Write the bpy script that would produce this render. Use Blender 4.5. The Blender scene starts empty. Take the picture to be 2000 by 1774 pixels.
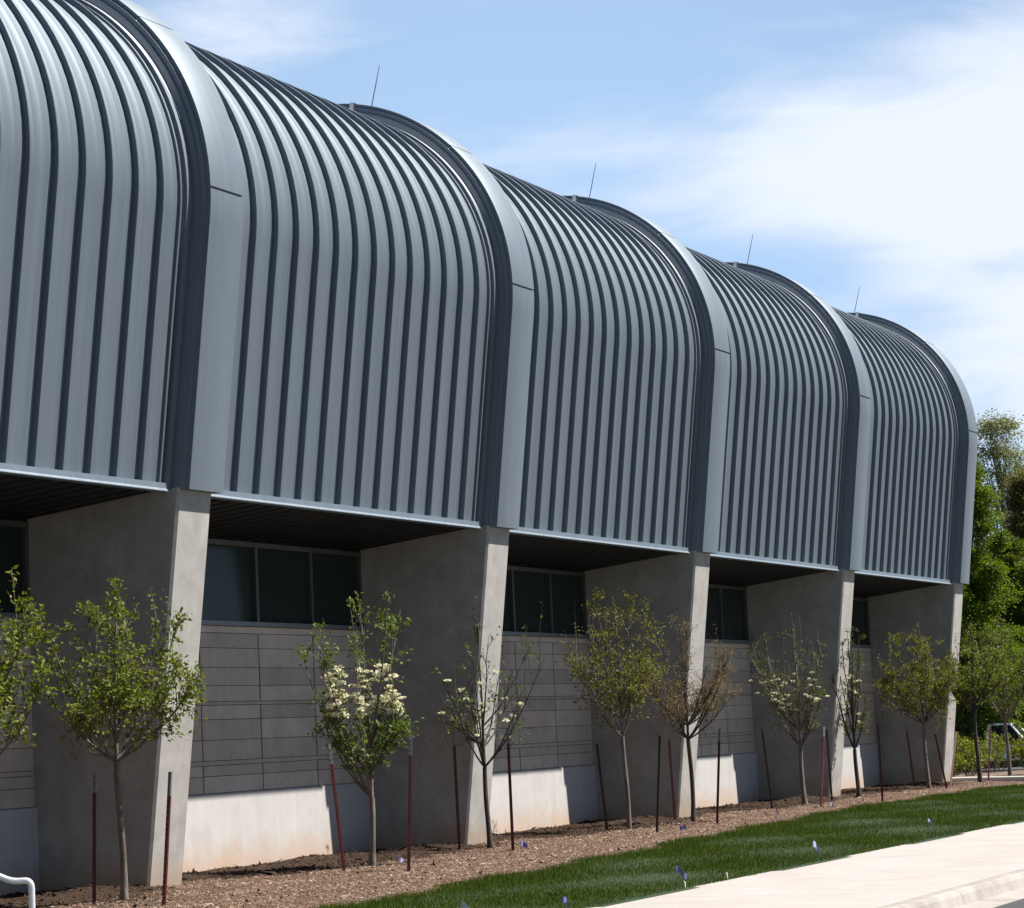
import bpy, bmesh, math, random
import numpy as np
from mathutils import Vector, Matrix
SC = bpy.context.scene
COL = SC.collection
PI = math.pi

# ------------------------------------------------------------------ helpers
def link(o, parent=None):
    COL.objects.link(o)
    if parent is not None:
        o.parent = parent
    return o

def tag(o, label=None, cat=None, group=None, kind=None):
    if label: o['label'] = label
    if cat: o['category'] = cat
    if group: o['group'] = group
    if kind: o['kind'] = kind
    return o

def empty(name, loc, label, cat, group=None):
    o = bpy.data.objects.new(name, None)
    o.empty_display_size = 0.2
    o.location = loc
    link(o)
    return tag(o, label, cat, group)

class MB:
    """collects polygons, builds ONE mesh object"""
    def __init__(self):
        self.v = []; self.f = []; self.m = []
    def poly(self, pts, m=0):
        b = len(self.v); self.v += [tuple(p) for p in pts]
        self.f.append(tuple(range(b, b + len(pts)))); self.m.append(m)
    def box(self, x0, x1, y0, y1, z0, z1, m=0, M=None):
        c = [(x0,y0,z0),(x1,y0,z0),(x1,y1,z0),(x0,y1,z0),(x0,y0,z1),(x1,y0,z1),(x1,y1,z1),(x0,y1,z1)]
        if M is not None: c = [tuple(M @ Vector(p)) for p in c]
        b = len(self.v); self.v += c
        for f in ((0,3,2,1),(4,5,6,7),(0,1,5,4),(1,2,6,5),(2,3,7,6),(3,0,4,7)):
            self.f.append(tuple(b + i for i in f)); self.m.append(m)
    def grid(self, rows, m=0, flip=False):
        b = len(self.v); n = len(rows[0])
        for r in rows: self.v += [tuple(p) for p in r]
        for i in range(len(rows) - 1):
            for j in range(n - 1):
                a = b + i*n + j
                q = (a, a+1, a+n+1, a+n)
                self.f.append(q[::-1] if flip else q); self.m.append(m)
    def tube(self, pts, rad, n=8, m=0, cap=True):
        pts = [Vector(p) for p in pts]
        if not hasattr(rad, '__len__'): rad = [rad]*len(pts)
        b = len(self.v); up = Vector((0.31, 0.2, 0.93))
        for i, p in enumerate(pts):
            t = (pts[min(i+1, len(pts)-1)] - pts[max(i-1, 0)])
            if t.length < 1e-9: t = Vector((0,0,1))
            t.normalize()
            a = t.cross(up)
            if a.length < 1e-3: a = t.cross(Vector((1,0,0)))
            a.normalize(); c = t.cross(a)
            for k in range(n):
                w = 2*PI*k/n
                self.v.append(tuple(p + (a*math.cos(w) + c*math.sin(w))*rad[i]))
        for i in range(len(pts)-1):
            for k in range(n):
                k2 = (k+1) % n
                self.f.append((b+i*n+k, b+i*n+k2, b+(i+1)*n+k2, b+(i+1)*n+k)); self.m.append(m)
        if cap:
            self.f.append(tuple(b+k for k in range(n))[::-1]); self.m.append(m)
            e = b+(len(pts)-1)*n
            self.f.append(tuple(e+k for k in range(n))); self.m.append(m)
    def prism(self, prof, x0, x1, m=0):
        """closed profile in (y,z) extruded along x"""
        n = len(prof)
        self.poly([(x0,)+tuple(p) for p in prof], m)
        self.poly([(x1,)+tuple(p) for p in prof][::-1], m)
        for i in range(n):
            a, c = prof[i], prof[(i+1) % n]
            self.poly([(x0,)+tuple(a), (x1,)+tuple(a), (x1,)+tuple(c), (x0,)+tuple(c)][::-1], m)
    def build(self, name, mats, parent=None, smooth=None, local=False, fix=True, merge=False):
        me = bpy.data.meshes.new(name)
        off = Vector((0,0,0))
        if parent is not None and not local:
            q = parent
            while q is not None:
                off = off + q.location; q = q.parent
        vs = self.v if off.length == 0 else [(a-off.x, b-off.y, c-off.z) for a, b, c in self.v]
        me.from_pydata(vs, [], self.f)
        if not isinstance(mats, (list, tuple)): mats = [mats]
        for mm in mats: me.materials.append(mm)
        me.polygons.foreach_set('material_index', self.m)
        if fix or merge:
            bm = bmesh.new(); bm.from_mesh(me)
            if merge: bmesh.ops.remove_doubles(bm, verts=bm.verts, dist=1e-4)
            if fix: bmesh.ops.recalc_face_normals(bm, faces=bm.faces)
            bm.to_mesh(me); bm.free()
        if smooth is not None:
            me.polygons.foreach_set('use_smooth', [True]*len(me.polygons))
            me.set_sharp_from_angle(angle=math.radians(smooth))
        me.update()
        o = bpy.data.objects.new(name, me)
        return link(o, parent)

def np_mesh(name, co, faces, mat, parent=None):
    """co Nx3, faces MxK numpy -> object, fast"""
    me = bpy.data.meshes.new(name)
    M, K = faces.shape
    me.vertices.add(len(co)); me.vertices.foreach_set('co', np.ascontiguousarray(co, dtype=np.float32).ravel())
    me.loops.add(M*K); me.loops.foreach_set('vertex_index', np.ascontiguousarray(faces, dtype=np.int32).ravel())
    me.polygons.add(M)
    me.polygons.foreach_set('loop_start', np.arange(0, M*K, K, dtype=np.int32))
    me.polygons.foreach_set('loop_total', np.full(M, K, dtype=np.int32))
    for m in (mat if isinstance(mat, (list, tuple)) else [mat]): me.materials.append(m)
    me.update(calc_edges=True); me.validate()
    o = bpy.data.objects.new(name, me)
    return link(o, parent)

# ------------------------------------------------------------------ materials
def N(nt, typ, **kw):
    n = nt.nodes.new(typ)
    for k, v in kw.items():
        if k in n.inputs.keys(): n.inputs[k].default_value = v
        else: setattr(n, k, v)
    return n

def base_mat(name, col, rough=0.6, metal=0.0, spec=0.5):
    m = bpy.data.materials.new(name); m.use_nodes = True
    b = m.node_tree.nodes['Principled BSDF']
    b.inputs['Base Color'].default_value = (*col, 1); b.inputs['Roughness'].default_value = rough
    b.inputs['Metallic'].default_value = metal; b.inputs['Specular IOR Level'].default_value = spec
    return m, m.node_tree, b

def ramp(nt, stops):
    r = nt.nodes.new('ShaderNodeValToRGB'); e = r.color_ramp.elements
    while len(e) < len(stops): e.new(0.5)
    for i, (p, c) in enumerate(stops):
        e[i].position = p; e[i].color = (*c, 1)
    return r

def coords(nt, scale=(1,1,1), obj=True):
    t = nt.nodes.new('ShaderNodeTexCoord'); mp = nt.nodes.new('ShaderNodeMapping')
    mp.inputs['Scale'].default_value = scale
    if obj: nt.links.new(t.outputs['Object'], mp.inputs['Vector'])
    else:
        g = nt.nodes.new('ShaderNodeNewGeometry'); nt.links.new(g.outputs['Position'], mp.inputs['Vector'])
    return mp

def noisy(name, stops, scale=3.0, detail=6, rough=0.7, metal=0.0, spec=0.4, stretch=(1,1,1), bump=0.0, bscale=None, world=True, distort=0.0):
    m, nt, b = base_mat(name, stops[0][1], rough, metal, spec)
    mp = coords(nt, stretch, obj=not world)
    n = N(nt, 'ShaderNodeTexNoise', Scale=scale, Detail=detail, Roughness=0.6, Distortion=distort)
    nt.links.new(mp.outputs[0], n.inputs['Vector'])
    r = ramp(nt, stops); nt.links.new(n.outputs['Fac'], r.inputs['Fac'])
    nt.links.new(r.outputs['Color'], b.inputs['Base Color'])
    if bump:
        n2 = N(nt, 'ShaderNodeTexNoise', Scale=bscale or scale*6, Detail=5)
        nt.links.new(mp.outputs[0], n2.inputs['Vector'])
        bp = N(nt, 'ShaderNodeBump', Strength=bump, Distance=0.02)
        nt.links.new(n2.outputs['Fac'], bp.inputs['Height']); nt.links.new(bp.outputs['Normal'], b.inputs['Normal'])
    return m

def concrete(name, c0, c1, c2, stain=None, bump=0.25, island=0.0):
    """cast concrete: cloudy mottling, vertical run marks, fine grain, optional soil splash near the ground"""
    m, nt, b = base_mat(name, c1, 0.85, 0, 0.3)
    L = nt.links.new
    mp = coords(nt, (1,1,1), obj=False)
    n1 = N(nt, 'ShaderNodeTexNoise', Scale=2.6, Detail=9, Roughness=0.66, Distortion=0.4); L(mp.outputs[0], n1.inputs['Vector'])
    r1 = ramp(nt, [(0.3, c0), (0.52, c1), (0.74, c2)]); L(n1.outputs['Fac'], r1.inputs['Fac'])
    mp2 = coords(nt, (7, 7, 0.55), obj=False)
    n2 = N(nt, 'ShaderNodeTexNoise', Scale=1.0, Detail=4, Roughness=0.6); L(mp2.outputs[0], n2.inputs['Vector'])
    r2 = ramp(nt, [(0.35, (0.82, 0.81, 0.80)), (0.65, (1.08, 1.08, 1.08))]); L(n2.outputs['Fac'], r2.inputs['Fac'])
    mx = N(nt, 'ShaderNodeMixRGB', blend_type='MULTIPLY'); mx.inputs['Fac'].default_value = 0.28
    L(r1.outputs['Color'], mx.inputs[1]); L(r2.outputs['Color'], mx.inputs[2])
    out = mx.outputs[0]
    if island:
        gi = nt.nodes.new('ShaderNodeNewGeometry'); mri = N(nt, 'ShaderNodeMapRange'); L(gi.outputs['Random Per Island'], mri.inputs['Value'])
        mri.inputs['To Min'].default_value = 1-island; mri.inputs['To Max'].default_value = 1+island*0.5
        hv = N(nt, 'ShaderNodeHueSaturation'); L(mri.outputs[0], hv.inputs['Value']); L(out, hv.inputs['Color']); out = hv.outputs[0]
    if stain:
        g = nt.nodes.new('ShaderNodeNewGeometry'); sx = nt.nodes.new('ShaderNodeSeparateXYZ'); L(g.outputs['Position'], sx.inputs[0])
        n3 = N(nt, 'ShaderNodeTexNoise', Scale=2.2, Detail=6, Roughness=0.65); L(mp.outputs[0], n3.inputs['Vector'])
        ad = N(nt, 'ShaderNodeMath', operation='MULTIPLY_ADD'); L(n3.outputs['Fac'], ad.inputs[0]); ad.inputs[1].default_value = -0.75; L(sx.outputs['Z'], ad.inputs[2])
        rr = N(nt, 'ShaderNodeMapRange'); L(ad.outputs[0], rr.inputs['Value'])
        rr.inputs['From Min'].default_value = -0.42; rr.inputs['From Max'].default_value = 0.02
        rr.inputs['To Min'].default_value = 0.75; rr.inputs['To Max'].default_value = 0.0
        mx2 = N(nt, 'ShaderNodeMixRGB'); L(rr.outputs[0], mx2.inputs['Fac']); L(out, mx2.inputs[1]); mx2.inputs[2].default_value = (*stain, 1)
        out = mx2.outputs[0]
    L(out, b.inputs['Base Color'])
    n4 = N(nt, 'ShaderNodeTexNoise', Scale=45, Detail=6, Roughness=0.7); L(mp.outputs[0], n4.inputs['Vector'])
    bp = N(nt, 'ShaderNodeBump', Strength=bump, Distance=0.01); L(n4.outputs['Fac'], bp.inputs['Height']); L(bp.outputs['Normal'], b.inputs['Normal'])
    return m

def sheet_metal(name, col, rough=0.36, metal=0.5):
    """factory-painted metallic cladding: slight tone drift from panel to panel, long rolling marks"""
    m, nt, b = base_mat(name, col, rough, metal, 0.5)
    L = nt.links.new
    mp = coords(nt, (16, 0.6, 0.35), obj=False)
    n = N(nt, 'ShaderNodeTexNoise', Scale=1.0, Detail=5, Roughness=0.6); L(mp.outputs[0], n.inputs['Vector'])
    lo = tuple(c*0.94 for c in col); hi = tuple(c*1.06 for c in col)
    r = ramp(nt, [(0.3, lo), (0.7, hi)]); L(n.outputs['Fac'], r.inputs['Fac'])
    L(r.outputs['Color'], b.inputs['Base Color'])
    mr = N(nt, 'ShaderNodeMapRange'); L(n.outputs['Fac'], mr.inputs['Value'])
    mr.inputs['To Min'].default_value = rough-0.05; mr.inputs['To Max'].default_value = rough+0.06
    L(mr.outputs[0], b.inputs['Roughness'])
    mpb = coords(nt, (2.2, 1.2, 0.9), obj=False)
    nb = N(nt, 'ShaderNodeTexNoise', Scale=1.3, Detail=2); L(mpb.outputs[0], nb.inputs['Vector'])
    bp = N(nt, 'ShaderNodeBump', Strength=0.04, Distance=0.03); L(nb.outputs['Fac'], bp.inputs['Height']); L(bp.outputs['Normal'], b.inputs['Normal'])
    return m

def leaf_mat(name, cols, trans=0.35, rough=0.55):
    m, nt, b = base_mat(name, cols[0], rough+0.1, 0, 0.18)
    L = nt.links.new
    g = nt.nodes.new('ShaderNodeNewGeometry')
    k = len(cols)
    r = ramp(nt, [(i/(k-1) if k > 1 else 0, c) for i, c in enumerate(cols)])
    L(g.outputs['Random Per Island'], r.inputs['Fac']); L(r.outputs['Color'], b.inputs['Base Color'])
    t = nt.nodes.new('ShaderNodeBsdfTranslucent'); mx = nt.nodes.new('ShaderNodeMixShader')
    hs = N(nt, 'ShaderNodeHueSaturation', Saturation=1.15, Value=1.15); L(r.outputs['Color'], hs.inputs['Color']); L(hs.outputs[0], t.inputs['Color'])
    mx.inputs['Fac'].default_value = trans
    L(b.outputs[0], mx.inputs[1]); L(t.outputs[0], mx.inputs[2])
    L(mx.outputs[0], nt.nodes['Material Output'].inputs['Surface'])
    return m

M = {}
M['clad'] = sheet_metal('zinc_grey_cladding', (0.182, 0.216, 0.248), 0.56, 0.76)
M['clad_frame'] = sheet_metal('zinc_grey_frame_panel', (0.172, 0.204, 0.235), 0.60, 0.62)
M['trim'] = sheet_metal('pale_metal_trim', (0.190, 0.228, 0.262), 0.46, 0.55)
M['glint_flashing'] = base_mat('white_glint_flashing', (0.72, 0.74, 0.77), 0.30, 0.25)[0]  # near-white colour stands in for the sun glint on the frame ledge
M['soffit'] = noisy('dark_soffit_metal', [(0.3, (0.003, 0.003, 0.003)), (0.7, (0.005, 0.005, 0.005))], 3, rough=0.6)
M['fin'] = concrete('buttress_concrete', (0.265, 0.252, 0.233), (0.335, 0.32, 0.298), (0.405, 0.39, 0.368), stain=(0.33, 0.225, 0.135))
M['base'] = concrete('pale_cast_wall_base', (0.40, 0.385, 0.37), (0.44, 0.425, 0.41), (0.47, 0.455, 0.44), stain=(0.42, 0.27, 0.165), bump=0.12)
M['block'] = concrete('warm_grey_block', (0.47, 0.395, 0.325), (0.55, 0.475, 0.40), (0.61, 0.535, 0.46), island=0.16)
M['mortar'] = noisy('recessed_mortar', [(0.3, (0.07, 0.055, 0.045)), (0.7, (0.11, 0.09, 0.075))], 8, rough=0.9)
M['frame'] = noisy('brown_grey_window_frame', [(0.3, (0.085, 0.08, 0.08)), (0.7, (0.11, 0.105, 0.105))], 4, rough=0.45, metal=0.3)
M['sill'] = noisy('grey_metal_sill', [(0.3, (0.17, 0.185, 0.20)), (0.7, (0.21, 0.225, 0.245))], 4, rough=0.45, metal=0.4)
gm, gnt, gb = base_mat('dark_green_window_glass', (0.020, 0.030, 0.026), 0.10, 0, 0.09); M['glass'] = gm
M['rod'] = base_mat('dull_aluminium_rod', (0.16, 0.16, 0.17), 0.4, 0.7)[0]
M['bracket'] = base_mat('bright_bracket', (0.75, 0.75, 0.75), 0.4, 0.1)[0]
M['steel'] = noisy('brushed_handrail_pipe', [(0.3, (0.62, 0.62, 0.63)), (0.7, (0.72, 0.72, 0.73))], 20, rough=0.32, metal=0.35)
M['post_red'] = noisy('dark_red_post_paint', [(0.35, (0.058, 0.006, 0.007)), (0.6, (0.090, 0.010, 0.010)), (0.8, (0.042, 0.007, 0.008))], 9, rough=0.5)
M['post_black'] = noisy('near_black_post_paint', [(0.35, (0.018, 0.007, 0.008)), (0.7, (0.035, 0.011, 0.012))], 9, rough=0.5)
M['stud'] = base_mat('worn_bare_stud', (0.26, 0.17, 0.16), 0.5, 0.3)[0]
M['post_tip'] = noisy('bare_grey_post_tip', [(0.3, (0.12, 0.125, 0.135)), (0.7, (0.20, 0.205, 0.215))], 12, rough=0.45, metal=0.4)
M['flag_blue'] = base_mat('violet_blue_flag_plastic', (0.17, 0.165, 0.44), 0.5)[0]
M['flag_pale'] = base_mat('pale_lilac_flag_plastic', (0.46, 0.43, 0.66), 0.5)[0]
M['flag_white'] = base_mat('white_flag_plastic', (0.60, 0.60, 0.66), 0.5)[0]
M['flag_wire'] = base_mat('flag_wire', (0.25, 0.25, 0.26), 0.4, 0.6)[0]
M['bark'] = noisy('grey_brown_bark', [(0.3, (0.085, 0.068, 0.055)), (0.55, (0.15, 0.125, 0.105)), (0.75, (0.22, 0.19, 0.16))], 14, rough=0.9, stretch=(1,1,0.3), bump=0.5)
M['bark_dark'] = noisy('dark_bark', [(0.3, (0.035, 0.027, 0.024)), (0.7, (0.085, 0.068, 0.058))], 14, rough=0.9, stretch=(1,1,0.3), bump=0.5)
M['bark_far'] = noisy('far_grey_bark', [(0.3, (0.10, 0.09, 0.08)), (0.7, (0.19, 0.17, 0.155))], 3, rough=0.9, stretch=(1,1,0.3))
M['leaf_green'] = leaf_mat('fresh_green_leaf', [(0.085, 0.125, 0.014), (0.135, 0.172, 0.024), (0.175, 0.195, 0.038), (0.11, 0.145, 0.018), (0.21, 0.21, 0.07)])
M['leaf_dog'] = leaf_mat('dogwood_leaf', [(0.07, 0.115, 0.018), (0.11, 0.155, 0.030), (0.15, 0.18, 0.048)])
M['leaf_olive'] = leaf_mat('olive_young_leaf', [(0.10, 0.12, 0.016), (0.155, 0.165, 0.026), (0.15, 0.135, 0.032), (0.125, 0.145, 0.02), (0.18, 0.18, 0.04)])
M['leaf_brown'] = leaf_mat('bronze_bud_leaf', [(0.20, 0.125, 0.055), (0.23, 0.17, 0.065), (0.17, 0.14, 0.05)], 0.35)
M['leaf_mid'] = leaf_mat('mid_green_leaf', [(0.065, 0.095, 0.014), (0.10, 0.125, 0.022), (0.12, 0.125, 0.026)])
M['petal'] = leaf_mat('cream_blossom', [(0.74, 0.71, 0.50), (0.80, 0.78, 0.62), (0.70, 0.65, 0.42)], 0.2)
M['far_bright'] = leaf_mat('far_bright_leaf', [(0.085, 0.135, 0.014), (0.115, 0.165, 0.020), (0.14, 0.18, 0.030)], 0.4)
M['far_dark'] = leaf_mat('far_deep_leaf', [(0.065, 0.090, 0.014), (0.09, 0.12, 0.022), (0.12, 0.14, 0.030)], 0.4)
M['far_brown'] = leaf_mat('far_olive_leaf', [(0.11, 0.098, 0.030), (0.14, 0.122, 0.040), (0.115, 0.12, 0.032)], 0.4)
M['far_pale'] = leaf_mat('far_pale_leaf', [(0.18, 0.20, 0.08), (0.23, 0.245, 0.11), (0.15, 0.18, 0.06)], 0.4)
M['hedge'] = leaf_mat('yellow_green_shrub_leaf', [(0.16, 0.20, 0.022), (0.22, 0.25, 0.035), (0.11, 0.14, 0.02), (0.13, 0.10, 0.035)], 0.3)
M['grass'] = leaf_mat('dark_lawn_blade', [(0.028, 0.055, 0.006), (0.042, 0.077, 0.009), (0.060, 0.092, 0.012), (0.090, 0.112, 0.020)], 0.25, 0.75)
def patchy(m):
    nt = m.node_tree; L = nt.links.new; b = nt.nodes['Principled BSDF']
    b.inputs['Specular IOR Level'].default_value = 0.12
    src = b.inputs['Base Color'].links[0].from_socket
    mp = coords(nt, (1, 1, 1), obj=False)
    n = N(nt, 'ShaderNodeTexNoise', Scale=0.9, Detail=5, Roughness=0.6); L(mp.outputs[0], n.inputs['Vector'])
    r = ramp(nt, [(0.32, (0.80, 0.86, 0.75)), (0.5, (1.0, 1.0, 1.0)), (0.70, (1.55, 1.22, 1.0))]); L(n.outputs['Fac'], r.inputs['Fac'])
    mx = N(nt, 'ShaderNodeMixRGB', blend_type='MULTIPLY'); mx.inputs['Fac'].default_value = 1.0
    L(src, mx.inputs[1]); L(r.outputs[0], mx.inputs[2]); L(mx.outputs[0], b.inputs['Base Color'])
patchy(M['grass'])
M['lawn'] = noisy('lawn_soil_and_thatch', [(0.3, (0.012, 0.028, 0.008)), (0.7, (0.024, 0.048, 0.014))], 5, rough=0.95)
M['chip'] = leaf_mat('wood_chip', [(0.135, 0.083, 0.054), (0.195, 0.130, 0.090), (0.070, 0.040, 0.025), (0.37, 0.285, 0.215), (0.145, 0.090, 0.059), (0.235, 0.163, 0.118), (0.088, 0.052, 0.033)], 0.0, 0.9)
M['clod'] = leaf_mat('soil_clod', [(0.030, 0.018, 0.011), (0.050, 0.029, 0.018), (0.020, 0.012, 0.008), (0.075, 0.046, 0.03)], 0.0, 0.95)
M['walk'] = noisy('pale_broom_concrete', [(0.3, (0.30, 0.275, 0.255)), (0.5, (0.325, 0.302, 0.284)), (0.72, (0.345, 0.322, 0.305))], 1.2, detail=8, rough=0.85, bump=0.15, bscale=60)
M['kerb'] = noisy('kerb_concrete', [(0.3, (0.22, 0.20, 0.18)), (0.5, (0.29, 0.265, 0.24)), (0.72, (0.34, 0.315, 0.29))], 2.6, detail=8, rough=0.85, bump=0.2, bscale=50)
M['pale_kerb'] = noisy('pale_new_kerb', [(0.3, (0.55, 0.53, 0.50)), (0.7, (0.62, 0.60, 0.57))], 3, rough=0.8)
M['asphalt'] = noisy('asphalt', [(0.3, (0.040, 0.040, 0.043)), (0.7, (0.062, 0.061, 0.064))], 5, detail=9, rough=0.9, bump=0.4, bscale=90)
M['earth'] = noisy('rough_grass_and_earth', [(0.3, (0.018, 0.036, 0.008)), (0.55, (0.032, 0.048, 0.013)), (0.75, (0.055, 0.055, 0.024))], 0.35, detail=8, rough=0.95)
M['bank'] = noisy('leaf_litter_bank', [(0.3, (0.07, 0.075, 0.03)), (0.5, (0.12, 0.095, 0.055)), (0.75, (0.17, 0.12, 0.085))], 0.7, detail=7, rough=0.95)
M['peg'] = noisy('cream_wood_peg', [(0.3, (0.40, 0.36, 0.24)), (0.7, (0.52, 0.47, 0.33))], 12)
M['bed'] = noisy('reddish_bark_bed', [(0.3, (0.07, 0.042, 0.03)), (0.5, (0.13, 0.085, 0.065)), (0.75, (0.21, 0.15, 0.12))], 6, detail=8, rough=0.95, bump=0.5)
M['white_paint'] = noisy('white_truck_paint', [(0.3, (0.72, 0.73, 0.75)), (0.7, (0.78, 0.79, 0.81))], 2, rough=0.25, spec=0.6)
M['tyre'] = base_mat('tyre_rubber', (0.02, 0.02, 0.02), 0.85)[0]
M['rim'] = base_mat('wheel_rim', (0.45, 0.45, 0.47), 0.3, 0.8)[0]
M['carglass'] = base_mat('vehicle_glass', (0.012, 0.014, 0.017), 0.08, 0, 0.2)[0]
M['lamp'] = base_mat('clear_lamp_lens', (0.6, 0.6, 0.6), 0.15)[0]
M['plastic'] = base_mat('black_plastic_trim', (0.02, 0.02, 0.022), 0.5)[0]
M['fence'] = base_mat('dark_rail', (0.018, 0.017, 0.02), 0.6)[0]

def soil_mat():
    """dark turned soil beside the wall, dry tan chips on the outer half of the bed, broken edge between them"""
    m, nt, b = base_mat('mulch_and_soil', (0.2, 0.13, 0.09), 0.95, 0, 0.2)
    L = nt.links.new
    mp = coords(nt, (1,1,1), obj=False)
    g = nt.nodes.new('ShaderNodeNewGeometry'); sx = nt.nodes.new('ShaderNodeSeparateXYZ'); L(g.outputs['Position'], sx.inputs[0])
    n = N(nt, 'ShaderNodeTexNoise', Scale=3.0, Detail=6, Roughness=0.65); L(mp.outputs[0], n.inputs['Vector'])
    at = N(nt, 'ShaderNodeAttribute', attribute_name='soil')
    ad = N(nt, 'ShaderNodeMath', operation='MULTIPLY_ADD'); L(n.outputs['Fac'], ad.inputs[0]); ad.inputs[1].default_value = 0.5; L(at.outputs['Fac'], ad.inputs[2])
    mr = N(nt, 'ShaderNodeMapRange'); L(ad.outputs[0], mr.inputs['Value']); mr.inputs['From Min'].default_value = 0.16; mr.inputs['From Max'].default_value = 0.34
    n2 = N(nt, 'ShaderNodeTexNoise', Scale=34, Detail=6, Roughness=0.75); L(mp.outputs[0], n2.inputs['Vector'])
    rs = ramp(nt, [(0.3, (0.022, 0.013, 0.008)), (0.55, (0.045, 0.027, 0.017)), (0.75, (0.08, 0.05, 0.032))]); L(n2.outputs['Fac'], rs.inputs['Fac'])
    rc = ramp(nt, [(0.3, (0.05, 0.029, 0.019)), (0.5, (0.09, 0.055, 0.037)), (0.72, (0.15, 0.10, 0.073))]); L(n2.outputs['Fac'], rc.inputs['Fac'])
    mx = N(nt, 'ShaderNodeMixRGB'); L(mr.outputs[0], mx.inputs['Fac']); L(rc.outputs[0], mx.inputs[1]); L(rs.outputs[0], mx.inputs[2])
    L(mx.outputs[0], b.inputs['Base Color'])
    bp = N(nt, 'ShaderNodeBump', Strength=0.9, Distance=0.03); L(n2.outputs['Fac'], bp.inputs['Height']); L(bp.outputs['Normal'], b.inputs['Normal'])
    return m
M['mulch'] = soil_mat()

# ------------------------------------------------------------------ camera
CAM = np.array([-24.1249, -15.366, 1.4558])
yaw, pitch, roll = math.radians(24.394), math.radians(5.992), math.radians(-2.618)
F = np.array([math.cos(yaw)*math.cos(pitch), math.sin(yaw)*math.cos(pitch), math.sin(pitch)])
R0 = np.cross(F, [0,0,1]); R0 /= np.linalg.norm(R0); U0 = np.cross(R0, F)
Rv = R0*math.cos(roll) + U0*math.sin(roll); Uv = -R0*math.sin(roll) + U0*math.cos(roll)
FPX = 5200.0
def ray(u, v):
    return Rv*(u-1000)/FPX - Uv*(v-887)/FPX + F
cd = bpy.data.cameras.new('camera'); cam = bpy.data.objects.new('camera', cd); link(cam)
mw = Matrix(((Rv[0], Uv[0], -F[0], CAM[0]), (Rv[1], Uv[1], -F[1], CAM[1]), (Rv[2], Uv[2], -F[2], CAM[2]), (0,0,0,1)))
cam.matrix_world = mw
cd.sensor_fit = 'HORIZONTAL'; cd.sensor_width = 36; cd.lens = FPX/2000*36
cd.clip_start = 0.1; cd.clip_end = 3000
SC.camera = cam

# ------------------------------------------------------------------ light
EL = math.radians(56.2); SX, SY = 0.551, -0.835
sd = Vector((SX*math.cos(EL), SY*math.cos(EL), math.sin(EL)))
sl = bpy.data.lights.new('sun', 'SUN'); sl.energy = 5.0; sl.angle = math.radians(0.53); sl.color = (1.0, 0.955, 0.89)
so = bpy.data.objects.new('sun', sl); so.rotation_euler = sd.to_track_quat('Z', 'Y').to_euler(); so.location = (0, -30, 40); link(so)

w = bpy.data.worlds.new('World'); SC.world = w; w.use_nodes = True
nt = w.node_tree; L = nt.links.new
bg = nt.nodes['Background']; bg.inputs['Strength'].default_value = 0.05
sky = nt.nodes.new('ShaderNodeTexSky'); sky.sky_type = 'NISHITA'; sky.sun_disc = False
sky.sun_elevation = EL; sky.sun_rotation = math.atan2(SX, SY); sky.altitude = 100; sky.air_density = 0.55; sky.dust_density = 0.1; sky.ozone_density = 1.5
tc = nt.nodes.new('ShaderNodeTexCoord'); nrm = N(nt, 'ShaderNodeVectorMath', operation='NORMALIZE'); L(tc.outputs['Generated'], nrm.inputs[0])
# thin high cloud: soft streaky noise gathered round a few real directions of the sky
nv = N(nt, 'ShaderNodeVectorMath', operation='MULTIPLY'); L(nrm.outputs[0], nv.inputs[0]); nv.inputs[1].default_value = (4.0, 4.0, 15.0)
cn = N(nt, 'ShaderNodeTexNoise', Scale=1.0, Detail=9, Roughness=0.55, Distortion=0.35); L(nv.outputs[0], cn.inputs['Vector'])
nv2 = N(nt, 'ShaderNodeVectorMath', operation='MULTIPLY'); L(nrm.outputs[0], nv2.inputs[0]); nv2.inputs[1].default_value = (13.0, 13.0, 50.0)
cn2 = N(nt, 'ShaderNodeTexNoise', Scale=1.0, Detail=8, Roughness=0.6, Distortion=0.6); L(nv2.outputs[0], cn2.inputs['Vector'])
def blob(u, v, rad_px, gain, squash=1.0):
    d = ray(u, v); d = d/np.linalg.norm(d)
    s = N(nt, 'ShaderNodeVectorMath', operation='SUBTRACT'); L(nrm.outputs[0], s.inputs[0]); s.inputs[1].default_value = tuple(d)
    q = N(nt, 'ShaderNodeVectorMath', operation='MULTIPLY'); L(s.outputs[0], q.inputs[0]); q.inputs[1].default_value = (1, 1, squash)
    ln = N(nt, 'ShaderNodeVectorMath', operation='LENGTH'); L(q.outputs[0], ln.inputs[0])
    mr = N(nt, 'ShaderNodeMapRange', interpolation_type='SMOOTHSTEP'); L(ln.outputs['Value'], mr.inputs['Value'])
    mr.inputs['From Min'].default_value = 0; mr.inputs['From Max'].default_value = rad_px/FPX
    mr.inputs['To Min'].default_value = gain; mr.inputs['To Max'].default_value = 0
    return mr.outputs[0]
acc = None
for bdef in [(1950, 250, 900, 0.86, 1.7), (1750, 330, 520, 0.5, 2.2), (1250, 340, 620, 0.75, 2.6), (2150, 680, 950, 1.15, 1.8), (470, 60, 380, 0.85, 2.0),
             (1500, 480, 500, 0.35, 2.4), (2600, 300, 1200, 0.65, 1.5), (900, 20, 300, 0.15, 3.0), (1620, 500, 380, -0.55, 3.6), (2000, 520, 300, -0.45, 4.0), (1850, 610, 260, -0.35, 4.0)]:
    o = blob(*bdef)
    if acc is None: acc = o
    else:
        a = N(nt, 'ShaderNodeMath', operation='ADD'); L(acc, a.inputs[0]); L(o, a.inputs[1]); acc = a.outputs[0]
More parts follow.
